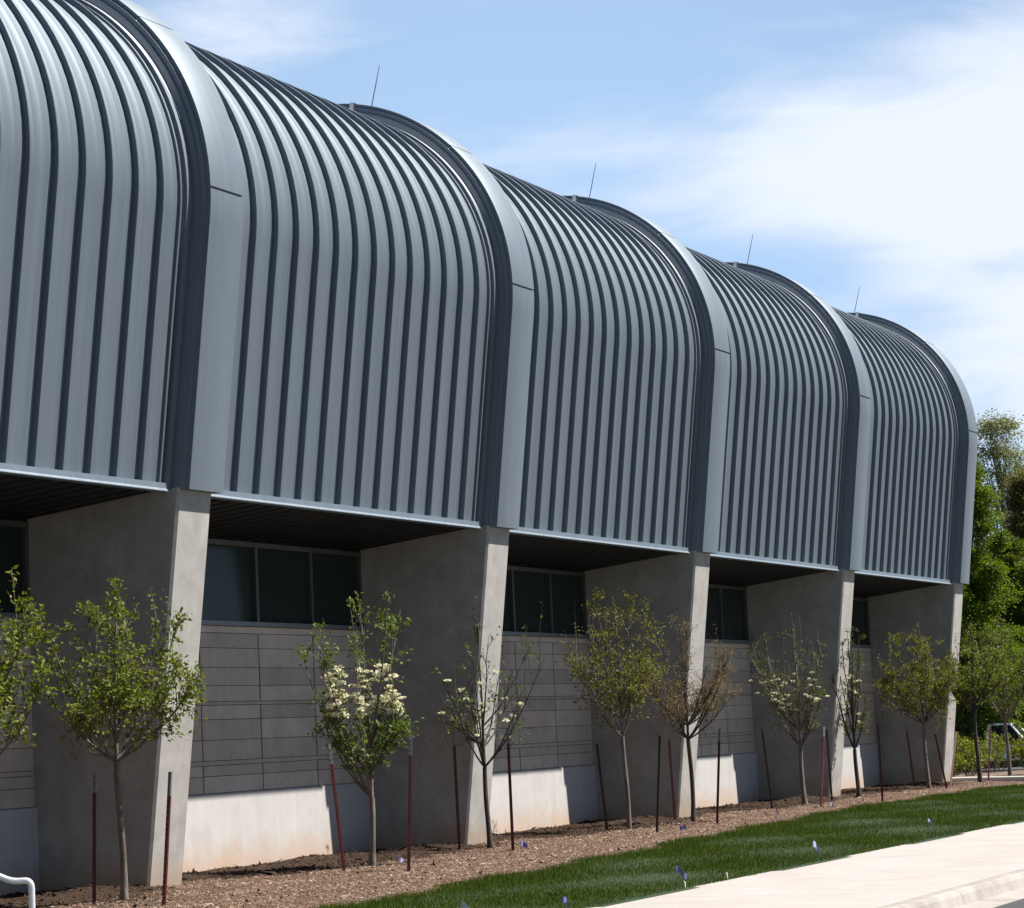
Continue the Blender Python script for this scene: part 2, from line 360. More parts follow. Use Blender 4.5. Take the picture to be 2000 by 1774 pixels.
m1 = N(nt, 'ShaderNodeMath', operation='MULTIPLY_ADD'); L(cn.outputs['Fac'], m1.inputs[0]); m1.inputs[1].default_value = 1.5; m1.inputs[2].default_value = -1.62
m2 = N(nt, 'ShaderNodeMath', operation='MULTIPLY_ADD'); L(cn2.outputs['Fac'], m2.inputs[0]); m2.inputs[1].default_value = 1.05; L(m1.outputs[0], m2.inputs[2])
m3 = N(nt, 'ShaderNodeMath', operation='ADD'); L(m2.outputs[0], m3.inputs[0]); L(acc, m3.inputs[1])
cm = N(nt, 'ShaderNodeMapRange', interpolation_type='SMOOTHSTEP'); L(m3.outputs[0], cm.inputs['Value'])
cm.inputs['From Min'].default_value = 0.0; cm.inputs['From Max'].default_value = 1.05; cm.inputs['To Min'].default_value = 0.0; cm.inputs['To Max'].default_value = 0.95
mixc = N(nt, 'ShaderNodeMixRGB'); L(cm.outputs[0], mixc.inputs['Fac'])
SKYGAIN = N(nt, 'ShaderNodeMixRGB', blend_type='MULTIPLY'); SKYGAIN.inputs['Fac'].default_value = 1.0
L(sky.outputs[0], SKYGAIN.inputs[1]); SKYGAIN.inputs[2].default_value = (1.0, 1.0, 1.0, 1)
L(SKYGAIN.outputs[0], mixc.inputs[1]); mixc.inputs[2].default_value = (8.3, 8.85, 10.0, 1)
L(mixc.outputs[0], bg.inputs['Color'])
# thin bright haze high over the far side of the sky
veil = blob(1000, 600, 3600, 0.68, 1.3)
mixv = N(nt, 'ShaderNodeMixRGB'); L(veil, mixv.inputs['Fac']); L(SKYGAIN.outputs[0], mixv.inputs[1]); mixv.inputs[2].default_value = (5.6, 8.0, 11.2, 1)
L(mixv.outputs[0], mixc.inputs[1])
SC.view_settings.view_transform = 'Standard'; SC.view_settings.look = 'None'; SC.view_settings.gamma = 1; SC.view_settings.exposure = 1.12
try: SC.view_settings.use_curve_mapping = False
except Exception: pass

# ------------------------------------------------------------------ ground
def interp(x, tab):
    xs = [a for a, _ in tab]; ys = [b for _, b in tab]
    return np.interp(x, xs, ys)
EDGE = [(-40, -4.2), (-6, -4.0), (-3.2, -3.75), (-0.6, -3.5), (2.4, -3.3), (6, -3.05), (8.5, -2.7), (13.6, -2.35), (18.8, -1.9), (22, -2.0), (26, -1.95), (29, -2.4), (33, -3.2), (36, -4.4), (60, -12)]
def edge_y(x):
    return interp(x, EDGE) + 0.10*np.sin(x*1.7) + 0.07*np.sin(x*4.3+1) + 0.05*np.sin(x*9.1)
def zg(y): return np.interp(y, [-6.1, -0.6, 3], [-0.085, 0.0, 0.0])
rng = np.random.default_rng(11)
def smooth01(a, b, x):
    t = np.clip((x-a)/(b-a), 0, 1); return t*t*(3-2*t)
def hump(x, y):
    z = 0.018*np.sin(x*2.1+y*1.3)*np.sin(y*2.7+x*0.7) + 0.010*np.sin(x*6.1+1)*np.sin(y*7.3+2)
    for n in range(-1, 5):   # heaped soil in the inner corner left of each buttress
        cx = n*7.732-0.75; z = z + 0.075*np.exp(-((x-cx)/0.85)**2-((y-0.25)/0.35)**2)
        cx = n*7.732+2.2; z = z + 0.030*np.exp(-((x-cx)/0.9)**2-((y-1.0)/0.3)**2)
    return z
def soil_y(x):
    t = (x/7.732) % 1.0
    return 0.02 - 0.62*smooth01(0.16, 0.42, t)*(1-0.45*smooth01(0.80, 1.0, t)) + 0.10*np.sin(x*2.3) + 0.05*np.sin(x*6.7+1)
def sheet(name, xs, ys, zf, mat):
    X, Y = np.meshgrid(xs, ys); Z = zf(X, Y)
    co = np.stack([X, Y, Z], -1).reshape(-1, 3); nx, ny = len(xs), len(ys)
    i = np.arange(ny-1)[:, None]*nx + np.arange(nx-1)[None, :]; i = i.ravel()
    o = np_mesh(name, co, np.stack([i, i+1, i+nx+1, i+nx], -1), mat)
    o.data.polygons.foreach_set('use_smooth', [True]*len(o.data.polygons))
    return tag(o, kind='structure')
def zfar(x, y): return -0.55 - 0.45*smooth01(38, 75, x)
sheet('ground', np.array([-900, -300, -100, -60, -30, 0, 20, 36, 40, 45, 50, 55, 60, 65, 70, 75, 90, 150, 300, 900.]), np.array([-900, -300, -100, -40, -20, 0, 20, 40, 100, 300, 900.]), zfar, M['earth'])
MBED = sheet('mulch_bed', np.arange(-16, 36.01, 0.12), np.arange(-5.2, 1.56, 0.10),
      lambda x, y: zg(y) + hump(x, y)*smooth01(-3.5, -0.5, y+0*x) + 0.006 - 0.10*smooth01(0.0, 0.30, edge_y(x)-y), M['mulch'])
co_ = np.empty(len(MBED.data.vertices)*3, dtype=np.float32); MBED.data.vertices.foreach_get('co', co_); co_ = co_.reshape(-1, 3)
at_ = MBED.data.attributes.new('soil', 'FLOAT', 'POINT'); at_.data.foreach_set('value', (co_[:, 1]-soil_y(co_[:, 0])).astype(np.float32))
sheet('lawn', np.arange(-16, 46.01, 0.15), np.arange(-6.2, -1.2, 0.12),
      lambda x, y: zg(y) + 0.012*np.sin(x*1.3)*np.sin(y*2.1) - 0.10*smooth01(-0.05, 0.25, y-edge_y(x)), M['lawn'])

# pavement, kerb, gutter, road
mb = MB()
xs = np.arange(-40.3, 72, 3.0)
for i in range(len(xs)-1):
    a, b = xs[i]+0.004, xs[i+1]-0.004
    mb.box(a, b, -8.86, -6.08, -0.20, -0.085)
sw = mb.build('sidewalk', M['walk']); tag(sw, kind='structure')
mb = MB()
prof = [(-8.865, -0.30), (-8.865, -0.088), (-8.96, -0.086), (-9.00, -0.098), (-9.02, -0.13), (-9.045, -0.214), (-9.36, -0.226), (-9.36, -0.30)]
for x0 in np.arange(-40, 70, 3.0): mb.prism(prof, x0+0.004, x0+2.996)
tag(mb.build('kerb', M['kerb']), kind='structure')
mb = MB(); mb.grid([[(-120, -30, -0.24), (120, -30, -0.24)], [(-120, -20, -0.20), (120, -20, -0.20)], [(-120, -9.36, -0.228), (120, -9.36, -0.228)]])
tag(mb.build('road', M['asphalt']), kind='structure')
mb = MB(); mb.grid([[(52, -9.0, -0.72), (150, -9.0, -0.97)], [(52, 45, -0.72), (150, 45, -0.97)]])
rows = [[(x, y, zfar(x, 0)+0.03) for x in np.arange(50, 150, 5)] for y in (-8.0, 45)]
mb = MB(); mb.grid(rows); tag(mb.build('parking_lot', M['asphalt']), kind='structure')

# planted bed with a pale kerb round the far end of the building
mb = MB()
kp = [(31.2, 6.0), (31.9, 1.6), (32.0, 0.3), (31.6, -0.7), (30.9, -1.75), (30.95, -2.6), (32.0, -3.4), (36, -4.2), (44, -4.4), (52, -4.0)]
pts = []
for i in range(len(kp)-1):
    for t in np.linspace(0, 1, 8, endpoint=False): pts.append(np.array(kp[i])*(1-t)+np.array(kp[i+1])*t)
pts.append(np.array(kp[-1])); pts = np.array(pts)
for _ in range(6): pts[1:-1] = (pts[:-2]+2*pts[1:-1]+pts[2:])/4
tn = np.gradient(pts, axis=0); tn /= np.linalg.norm(tn, axis=1)[:, None]; nn = np.stack([-tn[:, 1], tn[:, 0]], -1)
def kz(i): return 0.004
sec = [(0.0, -0.25), (0.0, 0.115), (0.02, 0.132), (0.18, 0.132), (0.20, 0.115), (0.20, -0.25)]
mb.grid([[(*(p+nn[i]*a), b-0.035) for a, b in sec] for i, p in enumerate(pts)])
o = mb.build('garden_kerb', M['pale_kerb'], smooth=40); tag(o, kind='structure')
sheet('planting_bed', np.arange(31, 54, 0.35), np.arange(-4.6, 9, 0.35), lambda x, y: -0.03 + 0.05*np.sin(x*1.1)*np.sin(y*0.9+1) - 0.75*smooth01(40, 52, x)
      - 0.9*smooth01(-0.4, 0.0, np.where(x < 33, 31.95-x-0.3*np.maximum(0, -y), -1)) - 0.6*smooth01(-0.2, 0.2, -3.9-y), M['bed'])

# ------------------------------------------------------------------ the building
D = 7.732; NB = range(-1, 4)
BLD = empty('vaulted_building', (0, 0, 0), 'long building of grey ribbed metal vaults carried on slanting concrete buttresses', 'building')
YC, ZC, RP = 1.80, 7.40, 2.82
TILT = math.radians(7.3)
def profile(off, n=44, z0=4.19, end=math.radians(150)):
    """front face leaning out, arc over the top, down the back; off = distance outside the panel face"""
    R_ = RP + off
    a0 = -TILT
    pts = []
    ya, za = YC - R_*math.cos(a0), ZC + R_*math.sin(a0)
    # straight part follows the tangent down to z0
    L_ = (za - z0)/math.cos(TILT)
    for t in np.linspace(1, 0, 5):
        pts.append((ya + math.sin(TILT)*L_*t, za - math.cos(TILT)*L_*t, a0))
    for a in np.linspace(a0, end, n)[1:]:
        pts.append((YC - R_*math.cos(a), ZC + R_*math.sin(a), a))
    return pts
def sweep(mb, sec, n=44, z0=4.19, end=math.radians(150), a_from=None, a_to=None, close=True, caps=True):
    """sec: list of (x, off). sweeps along the vault profile"""
    profs = [profile(o, n, z0, end) for _, o in sec]
    idx = range(len(profs[0]))
    rows = []
    for i in idx:
        rows.append([(sec[j][0], profs[j][i][0], profs[j][i][1]) for j in range(len(sec))])
        if close: rows[-1].append(rows[-1][0])
    b0 = len(mb.v)
    mb.grid(rows)
    if close and caps:
        mb.poly(rows[0][:-1]); mb.poly(rows[-1][:-1][::-1])
PAN = -0.26
def soffit_z(y): return 4.20 - 0.108*(y + 0.5)
RIBS = [1.36 + 0.483*k for k in range(13)]
def vault(x0):
    mb = MB()
    # pans with two faint stiffening beads each
    edges = [0.60] + RIBS + [D-0.125]
    sec = []
    for a, b in zip(edges[:-1], edges[1:]):
        wd = b-a
        sec.append((x0+a, PAN))
        if wd < 0.5 and wd > 0.3:
            for t in (1/3, 2/3):
                c = a + wd*t
                sec += [(x0+c-0.016, PAN), (x0+c, PAN+0.0035), (x0+c+0.016, PAN)]
    sec.append((x0+edges[-1], PAN))
    profs = {}
    rows = None
    pr = {o: profile(o, z0=4.222) for o in set(o for _, o in sec)}
    rows = [[(x, pr[o][i][0], pr[o][i][1]) for x, o in sec] for i in range(len(pr[PAN]))]
    mb.grid(rows)
    for r in RIBS:
        x = x0 + r
        sweep(mb, [(x, PAN-0.02), (x, PAN+0.061), (x+0.004, PAN+0.065), (x+0.018, PAN+0.065), (x+0.022, PAN+0.061), (x+0.022, PAN-0.02)], z0=4.225)
    # the last low upstand against the next frame
    x = x0 + D - 0.185
    sweep(mb, [(x, PAN-0.02), (x, PAN+0.03), (x+0.03, PAN+0.03), (x+0.03, PAN-0.02)], z0=4.225)
    v = mb.build('roof_vault', M['clad'], BLD, smooth=28, fix=True)
    t = MB()
    t.prism([(-0.36, 4.262), (-0.452, 4.256), (-0.458, 4.196), (-0.480, 4.172), (-0.480, 4.164), (-0.36, 4.164)], x0+0.747, x0+D-0.128)
    t.build('drip_edge', M['trim'], v)
    s = MB()
    # ribbed metal deck under the overhang, ribs running from the front edge back to the wall
    xs_ = np.arange(x0+0.69, x0+D-0.14, 0.30)
    for xa in xs_:
        xb = min(xa+0.30, x0+D-0.13)
        pl = [(xa, 0.0), (min(xa+0.17, xb), 0.0), (min(xa+0.20, xb), 0.045), (min(xa+0.27, xb), 0.045), (xb, 0.0)]
        rows = []
        for y in (-0.45, 1.52): rows.append([(px_, y, soffit_z(y)+h) for px_, h in pl])
        s.grid(rows)
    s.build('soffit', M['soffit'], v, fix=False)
    return v
def arch_frame(x0):
    mb = MB()
    core = -0.03
    sweep(mb, [(x0-0.102, -0.34), (x0-0.102, -0.20), (x0+0.004, -0.20), (x0+0.006, -0.118), (x0+0.026, -0.114), (x0+0.028, -0.055), (x0+0.052, -0.050), (x0+0.056, core), (x0+0.74, core), (x0+0.74, -0.32)])
    f = mb.build('arch_frame', M['clad_frame'], BLD, smooth=28)
    fl = MB(); rows = []  # pale strip paints the sun glint on the ledge, upper curve only
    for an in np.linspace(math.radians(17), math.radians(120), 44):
        wl = -0.002 - 0.103*float(smooth01(math.radians(15), math.radians(34), an))  # strip narrows to nothing where the painted glint fades out
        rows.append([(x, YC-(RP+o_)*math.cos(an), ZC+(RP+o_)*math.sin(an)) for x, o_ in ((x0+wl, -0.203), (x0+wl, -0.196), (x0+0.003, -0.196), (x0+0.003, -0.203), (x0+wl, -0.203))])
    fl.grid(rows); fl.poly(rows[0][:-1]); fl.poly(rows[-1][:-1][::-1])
    fl.build('glint_flashing', M['glint_flashing'], f, smooth=28)
    # three cover plates with open joints at the spring, the haunch and the crown
    full = profile(0.0, n=140); inner = profile(-0.034, n=140)
    cuts = [(-9, -0.004), (0.006, math.radians(44.8)), (math.radians(45.2), math.radians(89.8)), (math.radians(90.2), 9)]
    for lo, hi in cuts:
        pb = MB()
        sel = []
        for a, b in zip(full, inner):
            sel.append((a, b))
        if lo == -9:
            run = [(a, b) for a, b in sel if a[2] <= 0.0]
            def at(an): 
                return ((YC-RP*math.cos(an), ZC+RP*math.sin(an), an), (YC-(RP-0.034)*math.cos(an), ZC+(RP-0.034)*math.sin(an), an))
            run = [r for r in run if r[0][2] < hi] + [at(hi)]
        else:
            def at(an):
                return ((YC-RP*math.cos(an), ZC+RP*math.sin(an), an), (YC-(RP-0.034)*math.cos(an), ZC+(RP-0.034)*math.sin(an), an))
            h2 = min(hi, math.radians(149.5))
            run = [at(lo)] + [r for r in sel if lo+1e-3 < r[0][2] < h2-1e-3] + [at(h2)]
        rows = []
        for a, b in run:
            rows.append([(x0+0.053, b[0], b[1]), (x0+0.050, a[0]*0.94+b[0]*0.06, a[1]*0.94+b[1]*0.06), (x0+0.054, a[0], a[1]), (x0+0.741, a[0], a[1]), (x0+0.745, a[0]*0.94+b[0]*0.06, a[1]*0.94+b[1]*0.06), (x0+0.742, b[0], b[1])])
        for r in rows: r.append(r[0])
        pb.grid(rows); pb.poly(rows[0][:-1]); pb.poly(rows[-1][:-1][::-1])
        pb.build('cover_plate', M['clad_frame'], f, smooth=28)
    return f
def buttress(x0):
    me = bpy.data.meshes.new('buttress')
    bm = bmesh.new()
    yt = -0.539
    prof = [(0.05, -0.6), (0.0, 0.0), (yt, 4.215), (1.75, 4.07), (1.75, -0.6)]
    prof[0] = (0.0768, -0.6)
    a = [bm.verts.new((x0, y, z)) for y, z in prof]; b = [bm.verts.new((x0+0.68, y, z)) for y, z in prof]
    bm.faces.new(a); bm.faces.new(b[::-1]); n = len(prof)
    for i in range(n): bm.faces.new((a[i], b[i], b[(i+1) % n], a[(i+1) % n]))
    bm.normal_update()
    ed = [e for e in bm.edges if {e.verts[0], e.verts[1]} in ({a[0], a[1]}, {a[1], a[2]}, {b[0], b[1]}, {b[1], b[2]})]
    bmesh.ops.bevel(bm, geom=ed, offset=0.028, segments=1, affect='EDGES')
    bmesh.ops.recalc_face_normals(bm, faces=bm.faces)
    bm.to_mesh(me); bm.free(); me.materials.append(M['fin'])
    return link(bpy.data.objects.new('buttress', me), BLD)
COURSE = [0.905, 1.107, 1.236, 1.292, 1.540, 1.789, 1.962, 2.006, 2.200, 2.420, 2.658, 2.842, 2.93]
def bay_wall(x0):
    rnd = random.Random(int(x0*10)+5)
    a, b = x0+0.68, x0+D
    mb = MB(); mb.box(a, b, 1.4165, 1.75, 0.9, 2.93)
    wall = mb.build('block_wall', M['mortar'], BLD)
    fx = [x0+0.68] + [x0+2.09+1.415*k for k in range(4)] + [x0+D]
    bl = MB()
    for i in range(len(COURSE)-1):
        z0, z1 = COURSE[i], COURSE[i+1]; h = z1-z0
        thin = h < 0.1
        cuts = [a, b] if thin else fx
        for c0, c1 in zip(cuts[:-1], cuts[1:]):
            pr = rnd.uniform(0, 0.003)
            bl.box(c0+(0.0 if c0 == a else 0.014), c1-(0.0 if c1 == b else 0.014), 1.409-pr, 1.43, z0+0.004, z1-0.004)
    bl.build('facing_blocks', M['block'], wall)
    mb = MB()
    mb.box(a, b, 1.372, 1.75, -0.6, 0.893); mb.poly([(a, 1.372, 0.893), (b, 1.372, 0.893), (b, 1.41, 0.903), (a, 1.41, 0.903)])
    mb.build('wall_base', M['base'], BLD)
    # ribbon window
    fr = MB()
    fr.box(a, b, 1.385, 1.47, 3.925, 3.985)
    for xm in [x0+2.09+1.415*k for k in range(4)]: fr.box(xm-0.03, xm+0.03, 1.392, 1.46, 2.995, 3.925)
    fr.box(a, a+0.05, 1.392, 1.46, 2.995, 3.925); fr.box(b-0.06, b, 1.392, 1.46, 2.995, 3.925)
    win = fr.build('window', M['frame'], BLD)
    sl_ = MB(); sl_.prism([(1.345, 2.932), (1.345, 2.985), (1.47, 2.995), (1.47, 2.932)], a, b); sl_.build('sill', M['sill'], win)
    xm = [a+0.05] + [x0+2.09+1.415*k for k in range(4)] + [b-0.06]
    for c0, c1 in zip(xm[:-1], xm[1:]):
        g = MB(); g.box(c0, c1, 1.438, 1.444, 2.995, 3.925); g.build('pane', M['glass'], win)
    hd = MB(); hd.box(a, b, 1.40, 1.75, 3.985, 4.09)
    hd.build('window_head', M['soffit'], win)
for n in NB:
    vault(n*D); bay_wall(n*D)
for n in range(-1, 5):
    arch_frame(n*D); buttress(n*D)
mb = MB(); mb.box(-D, 4*D+0.70, 1.76, 9.0, -0.6, 6.9); mb.build('rear_hall', M['base'], BLD)
# end gable closing the last vault
mb = MB(); pr = profile(-0.25, n=30)
mb.poly([(4*D+0.72, y, z) for y, z, _ in pr] + [(4*D+0.72, 4.1, 4.3)]); mb.build('end_gable', M['clad'], BLD)
mb = MB(); mb.poly([(-D-0.1, y, z) for y, z, _ in pr] + [(-D-0.1, 4.1, 4.3)]); mb.build('end_gable', M['clad'], BLD)
RODS = []
for n in range(1, 5):
    a = math.radians(77.0); x = n*D+0.40
    a = math.radians(82.8) if n == 4 else a
    nrm_ = Vector((0, -math.cos(a), math.sin(a))); p0 = Vector((x, YC, ZC)) + nrm_*RP
    d = Vector((0, -0.255, 0.967))
    mb = MB()
    mb.tube([p0-nrm_*0.01, p0+nrm_*0.03], 0.03, 8)
    mb.tube([p0+nrm_*0.02, p0+d*0.35, p0+d*0.62], [0.008, 0.007, 0.004], 6)
    rd = mb.build('lightning_rod', M['rod'], BLD)
    # bright cable strap folded over the left edge of the frame
    sp = MB()
    a2 = math.radians(79.0)
    n2 = Vector((0, -math.cos(a2), math.sin(a2))); q = Vector((n*D, YC, ZC)); s_ = 0.03
    e = Vector((0, math.sin(a2), math.cos(a2)))
    def P_(dx, off, t): return q + Vector((dx, 0, 0)) + n2*(RP+off) + e*t
    for (x1, o1, x2, o2) in ((0.018, -0.185, 0.018, 0.006), (0.02, 0.006, 0.40, 0.006)):
        sp.poly([P_(x1, o1, -s_), P_(x2, o2, -s_), P_(x2, o2, s_), P_(x1, o1, s_)])
        sp.poly([P_(x1-0.006, o1+0.006, -s_), P_(x2-0.006, o2+0.006, -s_), P_(x2-0.006, o2+0.006, s_), P_(x1-0.006, o1+0.006, s_)])
    sp.build('cable_strap', M['bracket'], rd, fix=False)

# ------------------------------------------------------------------ trees
IMR = np.array([0.417, -0.908, 0.0]); IMR = IMR/np.linalg.norm(IMR); IMF = np.array([-IMR[1], IMR[0], 0.0])
def leaf_mesh(name, pos, dirs, size, rng, mat, parent, droop=0.4, aspect=0.55):
    """one bent diamond leaf per point"""
    n = len(pos)
    sz = size*rng.uniform(0.65, 1.25, n)[:, None]
    d = dirs + rng.normal(0, 0.7, (n, 3)); d[:, 2] -= droop*rng.uniform(0, 1.5, n)
    d /= np.linalg.norm(d, axis=1)[:, None] + 1e-9
    s = np.cross(d, rng.normal(0, 1, (n, 3)) + np.array([0, 0, 1.1])); s /= np.linalg.norm(s, axis=1)[:, None] + 1e-9
    nn_ = np.cross(s, d)
    base = pos; tip = pos + d*sz
    mid = pos + d*sz*0.45 - nn_*sz*0.10
    l = mid + s*sz*aspect*0.5 + nn_*sz*0.16; r = mid - s*sz*aspect*0.5 + nn_*sz*0.16
    co = np.stack([base, l, tip, r], 1).reshape(-1, 3)
    i = np.arange(n)*4
    faces = np.concatenate([np.stack([i, i+1, i+2], -1), np.stack([i, i+2, i+3], -1)])
    return np_mesh(name, co, faces, mat, parent)

def bez(p0, p1, p2, n):
    t = np.linspace(0, 1, n)[:, None]
    return (1-t)**2*p0 + 2*t*(1-t)*p1 + t*t*p2

def young_tree(name, label, loc, H, fork, rl, rr, seed, leaf, bark='bark', nlimb=9, ntwig=7, leaf_size=0.06, per=9, trunk_r=0.033,
               shape='oval', flowers=None, top_tufts=False, bare_low=0.0, fine=0, lean=0.0, scatter=0.55, group='young trees planted along the wall', leaf_name='foliage'):
    rng = np.random.default_rng(seed)
    T = empty(name, (loc[0], loc[1], loc[2]), label, 'tree', group)
    rad = (rl+rr)/2; cx = (rr-rl)/2
    mb = MB()
    # trunk with a slight sweep, flaring at the foot
    z = np.linspace(0, fork, 9); wob = 0.018*np.sin(z*3.1+seed) + lean*z
    tr = [tuple(IMR*wob[i] + IMF*0.012*math.sin(z[i]*2.3+seed*2) + np.array([0, 0, z[i]-0.03*(i == 0)])) for i in range(9)]
    mb.tube(tr, [trunk_r*(1.35 if i == 0 else 1.1 if i == 1 else 1.0-0.16*i/8) for i in range(9)], 8, cap=False)
    top = np.array(tr[-1])
    leader_top = np.array([IMR[0]*cx*0.5, IMR[1]*cx*0.5, H*0.93]) + rng.normal(0, 0.03, 3)
    CH = H-fork
    def crown_r(h):
        if shape == 'oval': return (max(0.0, math.sin(PI*min(1, h*0.80+0.14))))**0.75
        if shape == 'vase': return 0.30 + 0.70*min(1, h*1.5) if h < 0.7 else 1.0-(h-0.7)*1.0
        return (max(0.0, math.sin(PI*min(1, h*0.86+0.10))))**0.6
    twigs = []
    limbs = []
    lead = bez(top, top + np.array([0, 0, CH*0.5]), leader_top, 9)
    limbs.append((lead, trunk_r*0.62))
    for k in range(nlimb):
        az = 2*PI*(k*0.381966*1.0 + rng.uniform(-0.06, 0.06))
        h = rng.uniform(0.30, 1.0) if k > nlimb*0.4 else rng.uniform(0.35, 0.72)
        r = rad*crown_r(h)*rng.uniform(0.72, 1.0)
        tgt = np.array([0, 0, fork + CH*h]) + IMR*(math.cos(az)*r + cx) + IMF*math.sin(az)*r*0.9
        st = lead[0]*(1-0.0) + (lead[min(8, int(rng.uniform(0, 3.6)*(h)))] - lead[0])
        hor = tgt - st; hv = np.array([hor[0], hor[1], 0.0])
        ctl = st + hv*0.55 + np.array([0, 0, max(0.08, hor[2])*0.30])
        limbs.append((bez(st, ctl, tgt, 8), trunk_r*rng.uniform(0.36, 0.5)))
    for li, (pts, r0) in enumerate(limbs):
        pts = pts + rng.normal(0, 0.010, pts.shape)*np.linspace(0, 1, len(pts))[:, None]
        mb.tube([tuple(q) for q in pts], list(np.linspace(r0, r0*0.22+0.0012, len(pts))), 6, cap=False)
        n = len(pts)
        for j in range(ntwig):
            t = rng.uniform(0.22+bare_low, 1.0); i = min(n-2, int(t*(n-1))); f = t*(n-1)-i
            p = pts[i]*(1-f)+pts[i+1]*f; tan = pts[i+1]-pts[i]; tan /= np.linalg.norm(tan)+1e-9
            dv = tan*0.7 + rng.normal(0, 0.62, 3) + np.array([0, 0, 0.35]); dv /= np.linalg.norm(dv)
            ln = rad*rng.uniform(0.22, 0.55)*(1.15-0.5*t)
            e = p + dv*ln; 
            hh = (e[2]-fork)/CH
            rel = e - IMR*cx; rr_ = math.hypot(rel[0], rel[1]); lim = rad*crown_r(min(1, max(0, hh)))*1.05 + 0.05
            if rr_ > lim: e[:2] -= rel[:2]*(1-lim/rr_)
            if e[2] > H: e[2] = H - rng.uniform(0, 0.1)
            tw = bez(p, p + dv*ln*0.5 + np.array([0, 0, 0.03]), e, 5)
            twigs.append(tw)
            mb.tube([tuple(q) for q in tw], list(np.linspace(r0*0.30+0.0012, 0.0016, 5)), 4, cap=False)
            for q in range(1+fine):
                i2 = rng.integers(1, 4); dv2 = dv*0.6 + rng.normal(0, 0.6, 3) + np.array([0, 0, 0.3]); dv2 /= np.linalg.norm(dv2)
                l2 = ln*rng.uniform(0.35, 0.7); tw2 = np.stack([tw[i2], tw[i2]+dv2*l2*0.5+rng.normal(0, 0.008, 3), tw[i2]+dv2*l2])
                twigs.append(tw2)
                mb.tube([tuple(v) for v in tw2], [0.0026, 0.002, 0.0014], 3, cap=False)
    # upright shoots at the top
    shoots = []
    ns = top_tufts if top_tufts else 4
    for k in range(ns):
        b = limbs[rng.integers(0, len(limbs))][0][rng.integers(5, 8)]
        zt = min(H, max(b[2]+0.15, H*rng.uniform(0.82, 1.0)))
        e = np.array([b[0]+rng.normal(0, 0.06), b[1]+rng.normal(0, 0.06), zt])
        sh = bez(b, (b+e)/2 + rng.normal(0, 0.03, 3), e, 7)
        shoots.append(sh); mb.tube([tuple(q) for q in sh], list(np.linspace(0.006, 0.002, 7)), 4, cap=False)
    # leave the shoots as the highest points: one always reaches H
    sh = bez(lead[7], lead[8]+np.array([0, 0, 0.02]), np.array([leader_top[0]*1.1, leader_top[1]*1.1, H]), 7); shoots.append(sh)
    mb.tube([tuple(q) for q in sh], list(np.linspace(0.007, 0.002, 7)), 4, cap=False)
    mb.build('trunk', M[bark], T, local=True, smooth=60, fix=False)
    # leaves in tufts along the twigs
    pos, dr = [], []
    for tw in twigs:
        n = len(tw); dd = tw[-1]-tw[0]; dd = dd/(np.linalg.norm(dd)+1e-9)
        k = rng.poisson(per)
        if k == 0: continue
        t = rng.beta(2.2, 1.0, k)*(n-1); i = np.minimum(n-2, t.astype(int)); f = (t-i)[:, None]
        q = tw[i]*(1-f)+tw[i+1]*f + rng.normal(0, leaf_size*scatter, (k, 3))
        pos.append(q); dr.append(np.repeat(dd[None], k, 0))
    for sh in shoots:
        k = int(per*2.2)
        if top_tufts and leaf == 'leaf_dog':
            t = np.concatenate([rng.normal(6, 0.25, k//2), rng.normal(4.6, 0.2, k//3), rng.normal(3.2, 0.2, k//3)])
        else: t = rng.uniform(1.0, 6.2, k)
        k = len(t)
        t = np.clip(t, 0, 6); i = np.minimum(5, t.astype(int)); f = (t-i)[:, None]
        q = sh[i]*(1-f)+sh[i+1]*f + rng.normal(0, leaf_size*0.5, (k, 3))
        pos.append(q); dr.append(np.repeat((sh[-1]-sh[0])[None], k, 0)*0.3)
    pos = np.concatenate(pos); dr = np.concatenate(dr)
    leaf_mesh(leaf_name, pos, dr, leaf_size, rng, M[leaf], T)
    if flowers:
        cnt, z0, z1, frad, fsz = flowers
        cand = np.concatenate([tw[-1:] for tw in twigs] + [tw[len(tw)//2:len(tw)//2+1] for tw in twigs])
        cand = cand[(cand[:, 2] > z0) & (cand[:, 2] < z1) & (np.hypot(cand[:, 0]-IMR[0]*cx, cand[:, 1]-IMR[1]*cx) < frad)]
        extra = max(0, cnt-len(cand))
        if extra:
            zz = rng.uniform(z0, z1, extra); rr2 = frad*np.sqrt(rng.uniform(0.05, 1, extra)); aa = rng.uniform(0, 2*PI, extra)
            cand = np.concatenate([cand, np.stack([IMR[0]*cx+rr2*np.cos(aa), IMR[1]*cx+rr2*np.sin(aa), zz], -1)])
        sel = cand[rng.permutation(len(cand))[:cnt]]
        P, Dr = [], []
        for c in sel:
            k = 34; r = fsz*np.sqrt(rng.uniform(0, 1, k)); a = rng.uniform(0, 2*PI, k)
            q = np.stack([r*np.cos(a), r*np.sin(a), 0.38*(fsz-r*r/fsz)*rng.uniform(0.6, 1.1, k)], -1) + c + np.array([0, 0, 0.025])
            P.append(q); Dr.append(np.stack([np.cos(a), np.sin(a), 0*a+0.4], -1)*0.8)
        leaf_mesh('blossom', np.concatenate(P), np.concatenate(Dr), 0.030, rng, M['petal'], T, droop=0.0, aspect=0.95)
    return T
G0 = 0.0
FL = 'young flowering trees along the wall'
young_tree('maple_tree', 'leafy bright green young tree cut off by the left edge of the picture', (-4.55, -1.15, G0), 3.30, 1.30, 0.90, 0.74, 3, 'leaf_green', nlimb=15, ntwig=11, leaf_size=0.056, per=18, shape='round')
